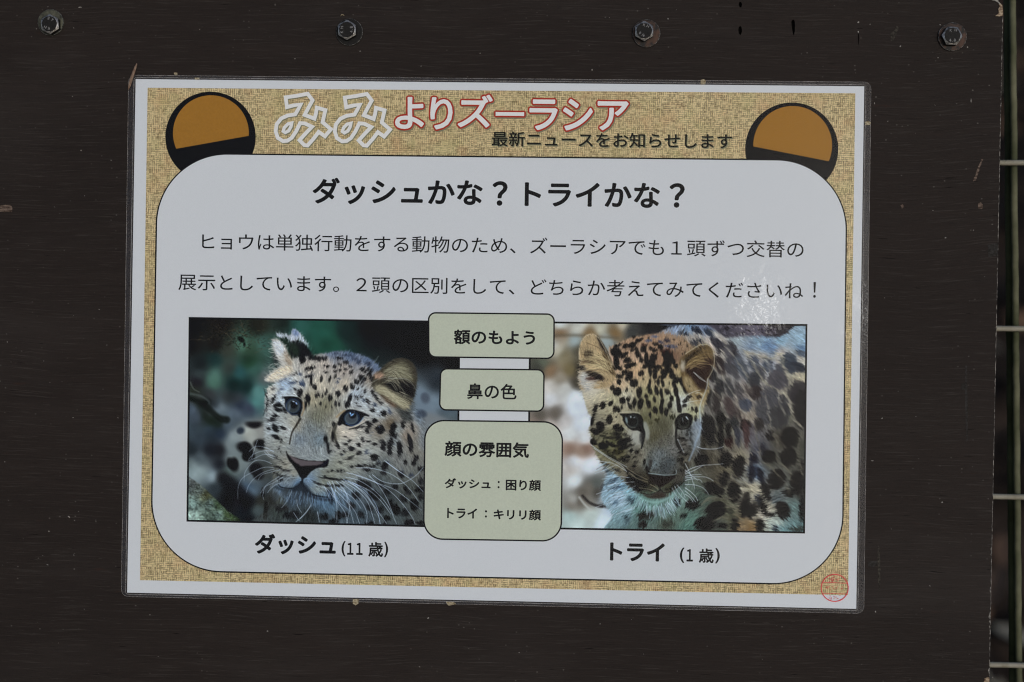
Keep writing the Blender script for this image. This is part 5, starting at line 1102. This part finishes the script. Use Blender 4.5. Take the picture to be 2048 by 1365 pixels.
# small round red stamp
sc_, sr = (1669, 1175.8), 27
ring = ring_sheet(circle(*sc_, sr+.95, n=60), circle(*sc_, sr-.95, n=60), zl(13))
bars = [ribbon([(1643.5, 1164.6), (1669, 1165.4), (1694.5, 1166.8)], 1.1, zl(13)), ribbon([(1643.5, 1186.8), (1669, 1187.2), (1694, 1188)], .9, zl(13))]
for k in range(46):
    row = k % 3; x = sc_[0]+random.uniform(-15, 15)*(1.2 if row == 1 else .8); y = (1157.5, 1176, 1194.5)[row]+random.uniform(-4.5, 4.5)
    v_ = k % 2; L = random.uniform(2, 5)
    bars.append(ribbon([(x, y), (x+(0 if v_ else L), y+(L if v_ else 0))], .75, zl(13)))
sp('round_stamp', join([ring]+bars), 'stamp', 'small round red seal in the lower right corner')
# the pouch itself
fc_ = [(258.2, 151.3), (1741.6, 165.2), (1727, 1226.8), (243.6, 1192.8)]
fo_ = rquad(fc_, 14.5, 0, 8)
fm_ = slab(fo_, zl(15), zl(15)+.00012)
sp('film', fm_, 'film')
vs_ = [at(*p) for p in fo_]
sp('film_rim', ring_sheet(rquad(fc_, 14.5, .3, 8), rquad(fc_, 13.9, -.6, 8), zl(16)+.00012), 'film_rim')
hz = NT('margin_sheen'); o_ = hz.obj(); n_ = hz.noise(hz.vmul(o_, (1, 1, 1)), 34, 3, .6)  # faint pale ring that paints the film's sheen over its margin
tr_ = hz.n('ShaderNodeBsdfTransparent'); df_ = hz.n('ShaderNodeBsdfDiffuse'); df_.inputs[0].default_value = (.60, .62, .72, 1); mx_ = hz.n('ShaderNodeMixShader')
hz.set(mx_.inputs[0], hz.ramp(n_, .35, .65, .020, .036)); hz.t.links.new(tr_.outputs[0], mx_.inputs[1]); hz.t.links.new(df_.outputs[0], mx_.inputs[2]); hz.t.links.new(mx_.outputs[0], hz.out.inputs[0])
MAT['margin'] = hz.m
sp('margin_sheen', ring_sheet(rquad(fc_, 14.5, -.6, 8), rquad(paper_c, 1, .4, 8), zl(10)), 'margin')
sp('film_seam', ring_sheet([(x, y) for x, y in rquad(paper_c, 2, 3.6, 3)], [(x, y) for x, y in rquad(paper_c, 1, 2.2, 3)], zl(12)), 'film_rim')
for k, (pts, lab) in enumerate((([(1401, 161), (1407, 159.5), (1411, 162), (1410.5, 169.5), (1401, 169.8)], 'pale dab on the top edge'),
                ([(1729, 245), (1735, 243), (1741, 246), (1739, 251), (1730, 251)], 'pale dab on the right edge'),
                ([(349, 147), (355, 146), (356, 150.5), (350, 151)], 'tiny pale dab above the top edge'), ([(390, 157), (399, 156.6), (399.5, 159.8), (391, 160)], None),
                ([(706.5, 1198), (718, 1198.2), (717, 1207), (712, 1210.5), (706, 1207)], 'ochre dab on the bottom edge'), ([(892, 1203), (907, 1203.6), (912, 1208), (899, 1211), (895, 1208.6)], None))):
    P = []
    for i in range(len(pts)):
        a, b = pts[i], pts[(i+1) % len(pts)]
        for q in range(3): P.append((a[0]+(b[0]-a[0])*q/3+random.uniform(-.4, .4), a[1]+(b[1]-a[1])*q/3+random.uniform(-.4, .4)))
    sp('dried_glue', slab(P, .0001, zl(16)+.0003), 'glue', lab)

# ---------------------------------------------------------------- little dry bits
tz = .0026
tw = [at(256.8, 179.8, tz), at(258.5, 173, tz), at(262, 160, tz+.0004), at(266.5, 147, tz+.0003), at(270.5, 136, tz), at(273.6, 127.5, tz)]
org = tw[0]
thing('dry_stalk', 'short brown dry stalk lying across the top left corner of the sign', 'twig', org, mesh=tube([p-org for p in tw], .00092, 8, [.25, .8, 1, .95, .8, .3], .7), mat=MAT['twig'])
cr = [at(681, 33, .0006), at(683, 30, .0012), at(686, 29.5, .0010), at(688.5, 32, .0006)]
thing('leaf_crumb', 'tiny golden brown plant crumb above the second bolt', 'plant crumb', cr[0], mesh=tube([p-cr[0] for p in cr], .00035, 6, [.4, 1, .8, .5]), mat=MAT['glue'])
